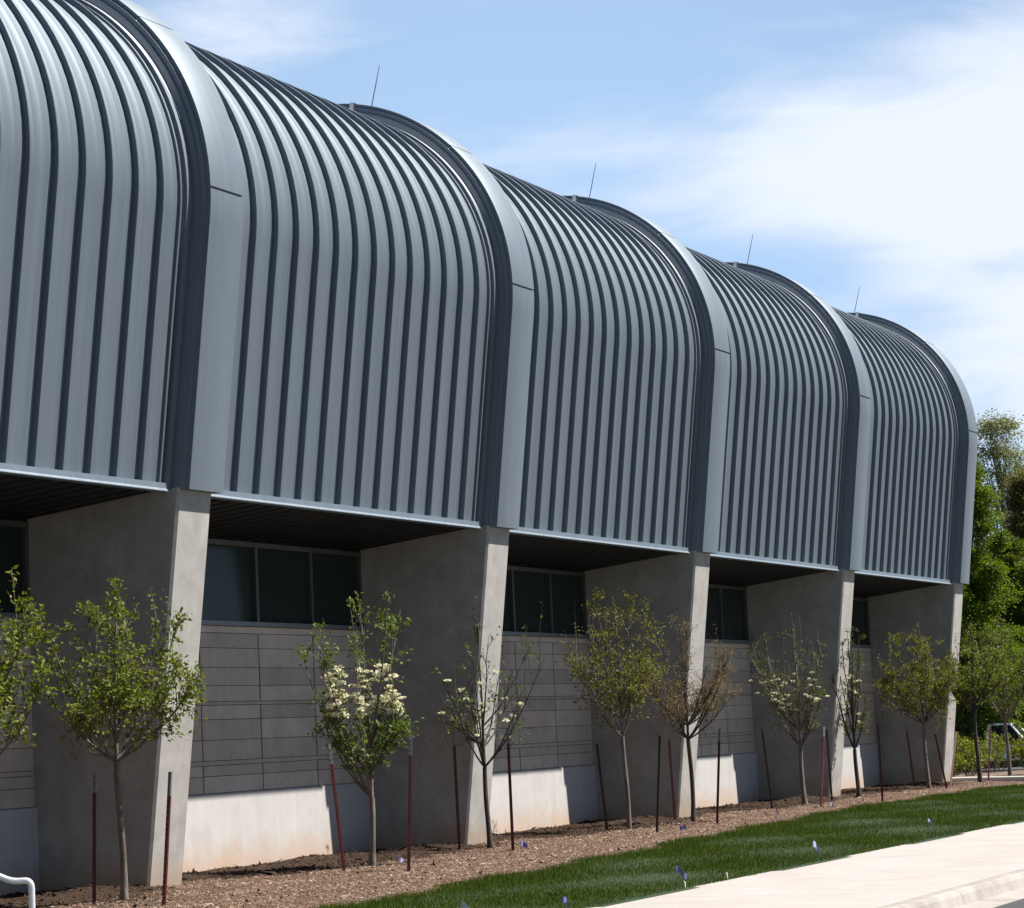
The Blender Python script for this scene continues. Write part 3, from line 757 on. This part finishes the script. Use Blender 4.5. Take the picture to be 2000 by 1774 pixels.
young_tree('maple_tree', 'bright green young tree with dense leaves in front of the first full buttress', (-1.91, -0.92, G0), 3.08, 1.36, 0.78, 0.88, 7, 'leaf_green', nlimb=14, ntwig=10, leaf_size=0.050, per=13, trunk_r=0.034, shape='round', top_tufts=8, fine=1, scatter=0.7)
young_tree('dogwood_tree', 'dogwood with a dense belt of cream blossom, between two red stakes', (3.60, -0.78, G0), 3.14, 0.79, 0.80, 0.74, 12, 'leaf_dog', nlimb=15, ntwig=9, leaf_size=0.056, per=7, trunk_r=0.040, fine=1, shape='vase', flowers=(200, 1.72, 2.30, 0.50, 0.036), top_tufts=12, group=FL)
young_tree('dogwood_tree', 'thin sparse dogwood with bare twigs against the second full buttress', (7.34, -0.52, G0), 3.23, 1.04, 0.86, 0.88, 21, 'leaf_dog', bark='bark_dark', nlimb=13, ntwig=6, leaf_size=0.050, per=1.7, trunk_r=0.034, shape='vase', flowers=(20, 1.30, 2.40, 0.66, 0.028), top_tufts=7, fine=2, group=FL)
young_tree('maple_tree', 'olive green young tree with a tall spiky top in the third bay', (12.03, -0.55, G0), 3.40, 1.34, 0.86, 0.70, 32, 'leaf_olive', nlimb=17, ntwig=10, leaf_size=0.044, per=9, trunk_r=0.034, top_tufts=10, fine=1, shape='round', scatter=0.8)
young_tree('maple_tree', 'bronze budding young tree with forked dark limbs before the third buttress', (13.74, -0.91, G0), 2.98, 1.25, 0.68, 0.84, 44, 'leaf_brown', bark='bark_dark', nlimb=15, ntwig=12, leaf_size=0.025, per=8, trunk_r=0.036, fine=3, shape='round', scatter=1.6)
young_tree('dogwood_tree', 'twiggy dogwood with scattered cream flowers in the fourth bay', (20.39, -0.45, G0), 3.36, 1.00, 0.90, 0.66, 53, 'leaf_mid', nlimb=18, ntwig=10, leaf_size=0.038, per=3.6, trunk_r=0.045, shape='vase', flowers=(50, 1.55, 2.25, 0.85, 0.022), top_tufts=9, fine=2, group=FL)
young_tree('dogwood_tree', 'small slim dogwood with few flowers before the lit base of the last bay', (23.37, -0.50, G0), 3.10, 0.88, 0.50, 0.47, 65, 'leaf_mid', bark='bark_dark', nlimb=11, ntwig=8, leaf_size=0.044, per=2.8, trunk_r=0.042, shape='vase', flowers=(16, 1.25, 2.30, 0.44, 0.026), top_tufts=5, fine=2, group=FL)
young_tree('maple_tree', 'round crowned olive green young tree just left of the farthest buttress', (27.85, -0.55, G0), 3.22, 1.28, 1.02, 0.80, 71, 'leaf_olive', nlimb=18, ntwig=12, leaf_size=0.048, per=13, trunk_r=0.040, fine=1, shape='round')
young_tree('maple_tree', 'green young tree with slender dark trunk just past the end of the building', (30.48, -0.90, G0), 3.30, 1.44, 0.74, 0.90, 83, 'leaf_green', bark='bark_dark', nlimb=16, ntwig=11, leaf_size=0.056, per=14, trunk_r=0.045, shape='round')
young_tree('maple_tree', 'pale trunked young tree among the shrubs at the right edge', (33.6, -0.75, -0.02), 3.55, 1.25, 0.70, 0.76, 95, 'leaf_mid', nlimb=16, ntwig=11, leaf_size=0.056, per=12, trunk_r=0.045, shape='round')

# ------------------------------------------------------------------ fence posts used as tree stakes
STAKES = [ # base x, base y, height, lean dx, tip length, black?, label
 (-2.04, -0.68, 1.26, 0.07, 0.19, 0, 'dark red steel stake with grey tip left of the first green tree'),
 (-2.24, -1.60, 1.24, 0.19, 0.23, 0, 'dark red studded stake with grey tip in front of the first pale buttress'),
 (2.66, -0.90, 1.43, -0.24, 0.22, 0, 'red stake with grey tip leaning left of the blossoming dogwood'),
 (2.64, -1.73, 1.49, 0.19, 0.23, 0, 'upright red stake with grey tip right of the blossoming dogwood'),
 (7.11, -0.20, 1.52, -0.03, 0.19, 0, 'red stake with grey tip in the shade left of the sparse dogwood'),
 (6.66, -1.17, 1.52, 0.0, 0.19, 0, 'red stake with grey tip right of the sparse dogwood'),
 (11.94, -0.25, 1.26, -0.23, 0.0, 1, 'blackish stake leaning left before a shaded wall base'),
 (10.47, -1.62, 1.33, 0.30, 0.0, 1, 'blackish stake crossing the top of a red one'),
 (14.67, -0.25, 1.26, -0.08, 0.0, 0, 'red stake leaning behind the top of a blackish one'),
 (13.27, -1.47, 1.39, 0.32, 0.19, 0, 'red stake with grey tip right of the bronze budding tree'),
 (18.81, -0.40, 1.35, -0.30, 0.0, 1, 'dark stake leaning away in the shade left of the twiggy dogwood'),
 (18.97, -1.21, 1.33, 0.41, 0.18, 0, 'red stake with grey tip right of the twiggy dogwood'),
 (21.78, -0.50, 1.28, -0.09, 0.0, 1, 'blackish stake close beside a red one with grey tip'),
 (20.84, -1.72, 1.33, 0.0, 0.0, 0, 'all red stake at the lawn edge right of the small slim dogwood'),
 (28.60, -0.05, 1.30, -0.35, 0.17, 0, 'thin red stake with grey tip far back in the last bay'),
 (27.29, -1.09, 1.09, -0.60, 0.0, 0, 'red stake of a crossed pair tilting left in front of the last buttress'),
 (27.40, -1.12, 1.09, 0.71, 0.0, 0, 'red stake of a crossed pair tilting right in front of the last buttress'),
 (31.00, -0.95, 1.13, 0.46, 0.0, 0, 'lone red stake standing before the yellow green shrubs'),
]
cang = math.atan2(-IMF[1], -IMF[0])
def t_post(h, tip, m):
    """studded T section post along z"""
    body = MB(); studs = body
    zt = h - tip
    def tee(mb, z0, z1):
        mb.box(-0.019, 0.019, -0.016, -0.011, z0, z1); mb.box(-0.0025, 0.0025, -0.011, 0.022, z0, z1)
    tee(body, -0.3, zt)
    z = 0.06
    while z < h-0.03:
        studs.box(-0.006, 0.006, -0.0205, -0.0155, z, z+0.016, 1); z += 0.055
    return body, studs, (lambda mb: tee(mb, zt, h)) if tip > 0 else None
for (x, y, h, dx, tip, blk, lab) in STAKES:
    T = empty('stake', (x, y, 0.0), lab, 'stake', 'steel stakes beside the young trees')
    T.rotation_mode = 'QUATERNION'
    ax = Vector((dx, 0, h)).normalized()
    q = Vector((0, 0, 1)).rotation_difference(ax)
    T.rotation_quaternion = q @ Matrix.Rotation(cang + PI/2 + random.Random(int(x*100)).uniform(-0.7, 0.7), 3, 'Z').to_quaternion()
    hh = math.hypot(h, dx)
    body, studs, tf = t_post(hh, tip, None)
    b = body.build('post', [M['post_black'] if blk else M['post_red'], M['stud'] if h == 1.24 else M['post_black'] if blk else M['post_red']], T, local=True)
    if tf:
        tm = MB(); tf(tm); tm.build('tip', M['post_tip'], T, local=True)

# ------------------------------------------------------------------ little marker flags
FLAGS = [
 (2.15, -1.85, 0.20, 0.3, 'flag_pale', 'slim pale lilac marker flag on the chips right of the dogwood'),
 (5.17, -1.95, 0.22, 0.9, 'flag_blue', 'violet marker flag drooping on the chips beyond the sparse dogwood'),
 (9.60, -2.30, 0.16, 0.2, 'flag_blue', 'tiny violet marker flag low in the chips by the crossing stakes'),
 (12.83, -2.55, 0.24, 1.4, 'flag_blue', 'blue and white marker flag spread open at the lawn edge'),
 (0.33, -5.85, 0.17, 0.6, 'flag_blue', 'violet marker flag leaning in the lawn near the pavement'),
 (-2.80, -5.98, 0.14, 1.0, 'flag_blue', 'small violet marker flag lowest on the lawn'),
 (-3.55, -5.35, 0.13, 1.2, 'flag_white', 'white crumpled marker flag at the bottom edge of the lawn'),
 (4.29, -5.95, 0.20, 0.8, 'flag_pale', 'lilac marker flag standing at the lit pavement edge'),
 (10.67, -5.45, 0.15, 0.5, 'flag_pale', 'white crumpled marker flag in the far part of the lawn'),
 (16.76, -2.05, 0.15, 0.1, 'flag_pale', 'faint pale marker flag on the chips beyond the fourth bay stakes'),
]
for (x, y, h, sp, mt, lab) in FLAGS:
    rnd = random.Random(int(x*31)+7)
    z0 = float(zg(y))
    T = empty('marker_flag', (x, y, z0), lab, 'flag', 'utility marker flags in lawn and mulch')
    mb = MB(); lx, ly = rnd.uniform(-0.06, 0.06), rnd.uniform(-0.04, 0.04)
    mb.tube([(0, 0, -0.03), (lx*0.5, ly*0.5, h*0.5), (lx, ly, h)], 0.0025, 5); mb.build('wire', M['flag_wire'], T, local=True)
    fl = MB(); rows = []
    n = 7; wd = rnd.uniform(0.06, 0.10); hd = rnd.uniform(0.045, 0.075); cu = rnd.uniform(0.2, 1.0)
    a = rnd.uniform(-0.5, 0.5)
    for i in range(n):
        t = i/(n-1)
        px_ = IMR*(wd*t*math.cos(a)) + IMF*(0.022*math.sin(t*6+x) + wd*t*math.sin(a)*0.4)*cu
        dz = (-0.075*sp*t*t + 0.012*math.sin(t*5+x*3)) * (0.6+cu)
        rows.append([(lx+px_[0], ly+px_[1], h+dz), (lx+px_[0]*1.02+0.008*math.sin(5*t), ly+px_[1], h-hd*0.5+dz-0.01*math.sin(t*4)), (lx+px_[0]*(1-0.15*sp), ly+px_[1], h-hd*(1-0.45*t*sp)+dz*1.2)])
    fl.grid(rows)
    back = [[(p[0]+IMF[0]*0.0015, p[1]+IMF[1]*0.0015, p[2]) for p in r] for r in rows]
    fl.grid(back, flip=True)
    fl.build('pennant', M[mt], T, local=True, smooth=60, fix=False)

for (x, y, h, lab) in ((-0.05, -6.05, 0.055, 'short cream peg at the pavement edge, nearer of two'), (1.15, -6.04, 0.06, 'short cream peg at the pavement edge, farther of two')):
    mb = MB(); mb.box(x-0.012, x+0.012, y-0.010, y+0.010, -0.12, -0.085+h)
    mb.poly([(x-0.012, y-0.010, -0.084+h), (x+0.012, y-0.010, -0.084+h), (x+0.004, y+0.008, -0.070+h)])
    tag(mb.build('peg', M['peg']), lab, 'peg', 'cream pegs along the pavement edge')
# ------------------------------------------------------------------ handrail at the bottom left
T = empty('handrail', (-10.22, -5.65, -0.08), 'bright metal pipe handrail with a rounded end at the bottom left corner', 'handrail')
mb = MB()
def arc_pts(pts, r=0.07, n=6):
    out = [Vector(pts[0])]
    for i in range(1, len(pts)-1):
        p = Vector(pts[i]); a = (Vector(pts[i-1])-p).normalized(); b = (Vector(pts[i+1])-p).normalized()
        r_ = min(r, (Vector(pts[i-1])-p).length*0.45, (Vector(pts[i+1])-p).length*0.45)
        for t in np.linspace(0, 1, n): out.append((p+a*r_)*(1-t)**2 + p*2*t*(1-t) + (p+b*r_)*t*t)
    out.append(Vector(pts[-1])); return out
pl = [(-10.212, -5.655, -0.2), (-10.212, -5.655, 0.692), (-10.262, -5.555, 0.684), (-10.40, -5.25, 0.83), (-10.98, -4.05, 1.44), (-11.2, -3.6, 1.44), (-11.2, -3.6, 0.2)]
mb.tube(arc_pts(pl), 0.020, 12)
mb.build('rail', M['steel'], T, smooth=50)
mb = MB(); mb.tube([(-10.70, -4.63, -0.2), (-10.70, -4.63, 1.145)], 0.017, 10); mb.build('baluster', M['steel'], T, smooth=50)
mb = MB(); mb.tube([(-10.212, -5.655, -0.09), (-10.212, -5.655, -0.07)], 0.05, 14); mb.build('base_flange', M['steel'], T)

# ------------------------------------------------------------------ shrubs
def shrub(x, y, z, h, r, seed, lab):
    rng = np.random.default_rng(seed)
    T = empty('shrub', (x, y, z), lab, 'shrub', 'shrubs past the end of the building')
    mb = MB(); pos, dr = [], []
    for k in range(26):
        a = rng.uniform(0, 2*PI); rr_ = r*math.sqrt(rng.uniform(0, 1)); e = np.array([rr_*math.cos(a), rr_*math.sin(a), h*rng.uniform(0.55, 1.0)*(1-0.35*(rr_/r)**2)])
        s = e*np.array([0.35, 0.35, 0]); pts = bez(s, s*0.4+e*0.6+np.array([0, 0, h*0.1]), e, 5)
        mb.tube([tuple(q) for q in pts], list(np.linspace(0.008, 0.003, 5)), 4, cap=False)
        m = 60; t = rng.beta(3.0, 1.0, m)[:, None]; q = s*(1-t)+e*t + rng.normal(0, 0.055, (m, 3)); pos.append(q); dr.append(np.repeat((e-s)[None], m, 0))
    mb.build('stem', M['bark'], T, local=True, fix=False)
    leaf_mesh('foliage', np.concatenate(pos), np.concatenate(dr), 0.075, rng, M['hedge'], T, droop=0.1)
for a in [(36.4, 1.45, -0.03, 0.62, 0.50, 1, 'low yellow green shrub tucked against the last buttress'),
          (40.0, 2.30, -0.05, 1.02, 0.62, 2, 'yellow green shrub standing behind the lone red stake'),
          (38.2, 1.35, -0.03, 0.95, 0.60, 3, 'tall shrub with brown lower stems between two thin trunks'),
          (40.8, 1.45, -0.05, 1.15, 0.68, 4, 'brightest yellow green shrub, below the white truck'),
          (41.3, 0.55, -0.05, 0.92, 0.60, 5, 'darker shrub near the right edge of the picture'),
          (43.6, 0.2, -0.1, 0.95, 0.65, 6, 'shrub cut by the right edge of the picture')]:
    shrub(*a)

# ------------------------------------------------------------------ background trees
def at_depth(u, v, Z):
    return CAM + ray(u, v)*Z
def far_tree(name, lab, u, v_top, Z, rad, mat, seed, dens=1.0, leafsz=0.30, low=0.18, clumps=60, open_=0.0):
    rng = np.random.default_rng(seed)
    top = at_depth(u, v_top, Z); zb = -1.0; H = top[2]-zb
    T = empty(name, (top[0], top[1], zb), lab, 'tree', 'woodland trees behind the car park')
    mb = MB()
    tr = [(0.15*math.sin(t*3+seed), 0.12*math.cos(t*2.3+seed), H*0.86*t) for t in np.linspace(0, 1, 9)]
    mb.tube(tr, list(np.linspace(0.24, 0.03, 9)), 8, cap=False)
    pos, dr = [], []
    ph = rng.uniform(0, 2*PI, 4)
    for k in range(clumps*2):
        h = rng.uniform(low, 0.99); a = rng.uniform(0, 2*PI)
        prof = math.sin(PI*min(1, (h-low)/(1-low)*0.78+0.2))**0.7 * (1 + 0.22*math.sin(3*a+ph[0]+9*h) + 0.16*math.sin(h*17+ph[1]))
        r = rad*prof*math.sqrt(rng.uniform(0.10, 1.0))
        c = np.array([r*math.cos(a), r*math.sin(a), H*h])
        s = np.array(tr[min(8, int(max(0.0, h-0.10-0.12*r/rad)*8.6))])
        if k % 2 == 0:
            pts = bez(s, s*0.5+c*0.5+np.array([0, 0, -0.15]), c, 5); mb.tube([tuple(q) for q in pts], list(np.linspace(0.035, 0.008, 5)), 4, cap=False)
        cr = rng.uniform(0.5, 1.1)*rad*0.20
        m = int(310*dens*rng.uniform(0.4, 1.5))
        q = rng.normal(0, 0.62, (m, 3))*np.array([cr*1.3, cr*1.3, cr*0.75])
        pos.append(c + q); dr.append(q/cr)
        for j in range(2):
            e = c + q[j]*0.9; mb.tube([tuple(c), tuple(e)], [0.010, 0.004], 3, cap=False)
    mb.build('trunk', M['bark_far'], T, local=True, fix=False, smooth=60)
    leaf_mesh('crown', np.concatenate(pos), np.concatenate(dr), leafsz, rng, M[mat], T, droop=0.2, aspect=0.7)
far_tree('broadleaf_tree', 'bright green full tree hugging the end wall of the building', 1872, 885, 112, 1.9, 'far_bright', 101, 1.6, 0.115, 0.06, 130)
far_tree('broadleaf_tree', 'thin pale tree rising highest against the white sky', 1945, 808, 138, 2.3, 'far_pale', 102, 0.40, 0.11, 0.30, 130)
far_tree('broadleaf_tree', 'olive brown tree right of the bright green one', 2003, 925, 124, 1.7, 'far_brown', 103, 1.3, 0.11, 0.08, 120)
far_tree('broadleaf_tree', 'deep green lower tree in front of the taller woods', 1955, 1045, 120, 1.7, 'far_dark', 104, 1.5, 0.11, 0.05, 130)
far_tree('broadleaf_tree', 'shaded green tree with low boughs behind the truck', 1915, 1130, 126, 2.0, 'far_dark', 105, 1.4, 0.11, 0.04, 130)
far_tree('broadleaf_tree', 'pale green tall tree cut by the right edge', 2030, 850, 142, 2.3, 'far_pale', 106, 0.6, 0.11, 0.22, 120)
far_tree('broadleaf_tree', 'broad olive tree filling the gap low behind the thin young trunks', 1975, 1190, 130, 2.2, 'far_brown', 108, 1.4, 0.11, 0.04, 120)
far_tree('broadleaf_tree', 'mid green tree at the right edge above the truck', 2018, 1090, 118, 1.5, 'far_bright', 107, 1.3, 0.11, 0.06, 110)
def dup_tree(src, p, rz, sc):
    r = src.copy(); COL.objects.link(r); r.location = (p[0], p[1], -1.0); r.rotation_euler = (0, 0, rz); r.scale = (sc, sc, sc)
    r['label'] = 'broadleaf tree in the tree line beyond the right edge of the car park'
    for ch in src.children:
        c = ch.copy(); COL.objects.link(c); c.parent = r
FT = [o for o in COL.objects if o.name.startswith('broadleaf_tree')]
for k, off in enumerate((5.5, 8.6, 11.0, 14.5, 18.0)):
    dup_tree(FT[(k*3+2) % len(FT)], at_depth(2000, 1400, 126+5*(k % 3)) + IMR*off, 1.3*k+0.7, 0.85+0.08*(k % 3))
# slope rising behind the car park
rows = []
for s_ in np.linspace(0, 1, 14):
    r = []
    for t_ in np.linspace(-14, 22, 40):
        Z = 122 + 40*s_
        c = CAM + ray(1950, 1400)*Z
        p = c + IMR*t_*1.6
        r.append((p[0], p[1], -1.05 + 3.0*s_**0.8 + 0.25*math.sin(t_*0.9+s_*4)))
    rows.append(r)
mb = MB(); mb.grid(rows); tag(mb.build('wooded_bank', M['bank'], smooth=60), kind='structure')
# dark rail fence along the foot of the slope
fc = at_depth(1950, 1404, 119.5)
T = empty('rail_fence', (fc[0], fc[1], -1.0), 'low dark rail fence running behind the white truck', 'fence')
mb = MB()
for k in range(-3, 8):
    p = fc + IMR*(k*2.4); mb2 = MB(); mb2.box(p[0]-0.06, p[0]+0.06, p[1]-0.06, p[1]+0.06, -1.3, fc[2]+0.06); mb2.build('post', M['fence'], T)
a = fc + IMR*-7.5; b = fc + IMR*17
for dz, th in ((0, 0.09), (-0.55, 0.05)):
    mb.tube([(a[0], a[1], fc[2]+dz), (b[0], b[1], fc[2]+dz)], th, 6)
mb.build('rail', M['fence'], T)

# ------------------------------------------------------------------ white pickup in the car park
tp = at_depth(1962, 1413, 110)
zgp = float(zfar(tp[0], 0)) + 0.03
T = empty('pickup_truck', (tp[0], tp[1], zgp), 'white pickup truck parked beyond the shrubs', 'truck')
hd = IMR*0.93 - IMF*0.36
T.rotation_euler = (0, 0, math.atan2(hd[1], hd[0]))
def loft(mb, secs):
    """secs: list of (x, halfwidth_bottom, halfwidth_top, z0, z1): boxy loft along x with rounded shoulders"""
    rows = []
    for x, wb, wt, z0, z1 in secs:
        h = z1-z0
        rows.append([(x, -wb, z0), (x, -wb*1.0, z0+h*0.55), (x, -wt, z0+h*0.93), (x, -wt*0.9, z1), (x, wt*0.9, z1), (x, wt, z0+h*0.93), (x, wb, z0+h*0.55), (x, wb, z0), (x, -wb, z0)])
    mb.grid(rows); mb.poly(rows[0][:-1]); mb.poly(rows[-1][:-1][::-1])
TH = tp[2]-zgp   # roof height
b = MB()
loft(b, [(-2.75, 0.90, 0.90, 0.52, 1.06), (-0.70, 0.95, 0.93, 0.42, 1.08), (0.95, 0.95, 0.92, 0.42, 1.08), (2.20, 0.93, 0.86, 0.45, 1.02), (2.62, 0.84, 0.76, 0.48, 0.92)])
body = b.build('body', M['white_paint'], T, local=True, smooth=35)
c = MB()
rows = []
for x, z, wd in ((-0.66, 1.06, 0.90), (-0.55, TH*0.975, 0.72), (-0.40, TH, 0.68), (0.28, TH, 0.68), (0.42, TH*0.98, 0.70), (1.12, 1.06, 0.88)):
    rows.append([(x, -wd, z), (x, wd, z)])
# cab shell: roof skin, then pillars
c.grid(rows[1:5])
c.box(-0.62, -0.44, -0.86, -0.72, 1.06, 1.10)
for s in (-1, 1):
    c.tube([(-0.64, s*0.88, 1.06), (-0.50, s*0.71, TH-0.03)], 0.075, 6); c.tube([(0.36, s*0.70, TH-0.03), (1.06, s*0.87, 1.07)], 0.05, 6)
    c.tube([(-0.52, s*0.70, TH-0.03), (0.40, s*0.70, TH-0.03)], 0.05, 6); c.tube([(0.25, s*0.885, 1.06), (0.12, s*0.70, TH-0.03)], 0.03, 6)
cab = c.build('cab', M['white_paint'], T, local=True, smooth=40)
for s in (-1, 1):
    g = MB(); g.poly([(-0.58, s*0.86, 1.08), (1.0, s*0.86, 1.08), (0.36, s*0.69, TH-0.05), (-0.48, s*0.69, TH-0.05)])
    g.build('side_window', M['carglass'], cab, local=True)
g = MB(); g.poly([(1.08, -0.82, 1.08), (1.08, 0.82, 1.08), (0.40, 0.64, TH-0.04), (0.40, -0.64, TH-0.04)]); g.build('windscreen', M['carglass'], cab, local=True)
g = MB(); g.poly([(-0.63, -0.82, 1.08), (-0.63, 0.82, 1.08), (-0.53, 0.64, TH-0.06), (-0.53, -0.64, TH-0.06)]); g.build('rear_window', M['carglass'], cab, local=True)
bd = MB()
bd.box(-2.70, -0.74, -0.90, -0.82, 1.06, 1.14); bd.box(-2.70, -0.74, 0.82, 0.90, 1.06, 1.14); bd.box(-2.76, -2.68, -0.90, 0.90, 0.60, 1.14)
bd.build('truck_bed', M['white_paint'], T, local=True)
for x in (-1.75, 1.65):
    for s in (-1, 1):
        wb = MB(); wb.tube([(x, s*0.78, 0.38), (x, s*0.965, 0.38)], 0.38, 20); wl = wb.build('wheel', M['tyre'], T, local=True, smooth=40)
        rb = MB(); rb.tube([(x, s*0.90, 0.38), (x, s*0.975, 0.38)], 0.22, 16); rb.build('rim', M['rim'], wl, local=True)
for s in (-1, 1):
    hb = MB(); hb.box(2.50, 2.645, s*0.62-0.13, s*0.62+0.13, 0.70, 0.86); hb.build('headlight', M['lamp'], T, local=True)
    mi = MB(); mi.box(0.86, 0.98, s*1.02-0.09, s*1.02+0.09, 1.10, 1.28); mi.build('wing_mirror', M['plastic'], T, local=True)
gb_ = MB(); gb_.box(2.58, 2.66, -0.46, 0.46, 0.66, 0.86); gb_.build('grille', M['plastic'], T, local=True)
bb = MB(); bb.box(2.56, 2.72, -0.86, 0.86, 0.46, 0.62); bb.build('bumper', M['rim'], T, local=True)

# ------------------------------------------------------------------ grass blades, wood chips
rng = np.random.default_rng(5)
n = 420000
x = -6 + 42*rng.uniform(0, 1, n)**1.25; y = rng.uniform(-6.12, -1.3, n)
tall = 0.05*np.exp(-((y-edge_y(x)+0.25)/0.35)**2)
keep = y < edge_y(x) + 0.06*rng.normal(0, 1, n)
dmp = 0.5+0.5*np.sin(x*0.9+1.3*np.sin(y*1.1))*np.sin(y*1.7+x*0.3)
x, y, tall, dmp = x[keep], y[keep], tall[keep], dmp[keep]; n = len(x)
h = (0.028 + 0.024*rng.uniform(0, 1, n)**1.5 + 0.010*dmp + tall*rng.uniform(0.3, 1.0, n)); a = rng.uniform(0, PI, n); wd = rng.uniform(0.0022, 0.0048, n)
bx = np.stack([np.cos(a)*wd, np.sin(a)*wd, 0*a], -1); p = np.stack([x, y, zg(y)-0.01], -1)
ln = np.stack([rng.normal(0, 0.35, n), rng.normal(0, 0.35, n), np.ones(n)], -1); ln /= np.linalg.norm(ln, axis=1)[:, None]
co = np.stack([p-bx, p+bx, p+ln*h[:, None]], 1).reshape(-1, 3)
g = np_mesh('grass', co, np.arange(n*3).reshape(-1, 3), M['grass']); tag(g, 'short dark green lawn grass between mulch bed and pavement', 'grass', kind='stuff')

def chips(name, x, y, z, size, rng, mat, label, cat):
    n = len(x); L_ = size*np.exp(rng.normal(-0.15, 0.5, n)); W_ = L_*rng.uniform(0.14, 0.48, n); t_ = 0.20*W_
    a = rng.uniform(0, 2*PI, n); tl = rng.normal(0, 0.45, n)
    u = np.stack([np.cos(a)*np.cos(tl), np.sin(a)*np.cos(tl), np.sin(tl)], -1); v = np.stack([-np.sin(a), np.cos(a), rng.normal(0, 0.35, n)], -1)
    v /= np.linalg.norm(v, axis=1)[:, None]; w_ = np.cross(u, v)
    c = np.stack([x, y, z], -1)
    P = [c-u*L_[:, None]/2, c+v*W_[:, None]/2, c+u*L_[:, None]/2, c-v*W_[:, None]/2, c+w_*t_[:, None]*2]
    co = np.stack(P, 1).reshape(-1, 3); i = np.arange(n)*5
    f = np.concatenate([np.stack([i, i+1, i+4], -1), np.stack([i+1, i+2, i+4], -1), np.stack([i+2, i+3, i+4], -1), np.stack([i+3, i, i+4], -1)])
    o = np_mesh(name, co, f, mat); return tag(o, label, cat, kind='stuff')
n = 150000
x = -6 + 40*rng.uniform(0, 1, n)**1.3; y = rng.uniform(-4.6, 0.1, n)
k = (y > edge_y(x)-0.05) & (y < soil_y(x) + 0.07*rng.normal(0, 1, n)); x, y = x[k], y[k]
chips('wood_chips', x, y, zg(y)+hump(x, y)*smooth01(-3.5, -0.5, y)+0.008, 0.029, rng, M['chip'], 'dry tan wood chips spread on the outer mulch bed', 'mulch')
n = 60000
x = -6 + 40*rng.uniform(0, 1, n)**1.3; y = rng.uniform(-1.0, 1.36, n)
k = y > soil_y(x) - 0.04 + 0.05*rng.normal(0, 1, n); x, y = x[k], y[k]
# dug soil thrown up round the tree feet
for (tx, ty) in ((-1.91, -0.92), (3.60, -0.78), (7.34, -0.52), (12.03, -0.55), (13.74, -0.91), (20.39, -0.45), (23.37, -0.50), (27.85, -0.55)):
    m_ = 700; x = np.concatenate([x, tx + rng.normal(0.1, 0.42, m_)]); y = np.concatenate([y, ty + 0.12 + rng.normal(0, 0.20, m_)])
chips('soil_clods', x, y, zg(y)+hump(x, y)+0.006, 0.045, rng, M['clod'], 'dark brown turned soil along the foot of the wall', 'soil')
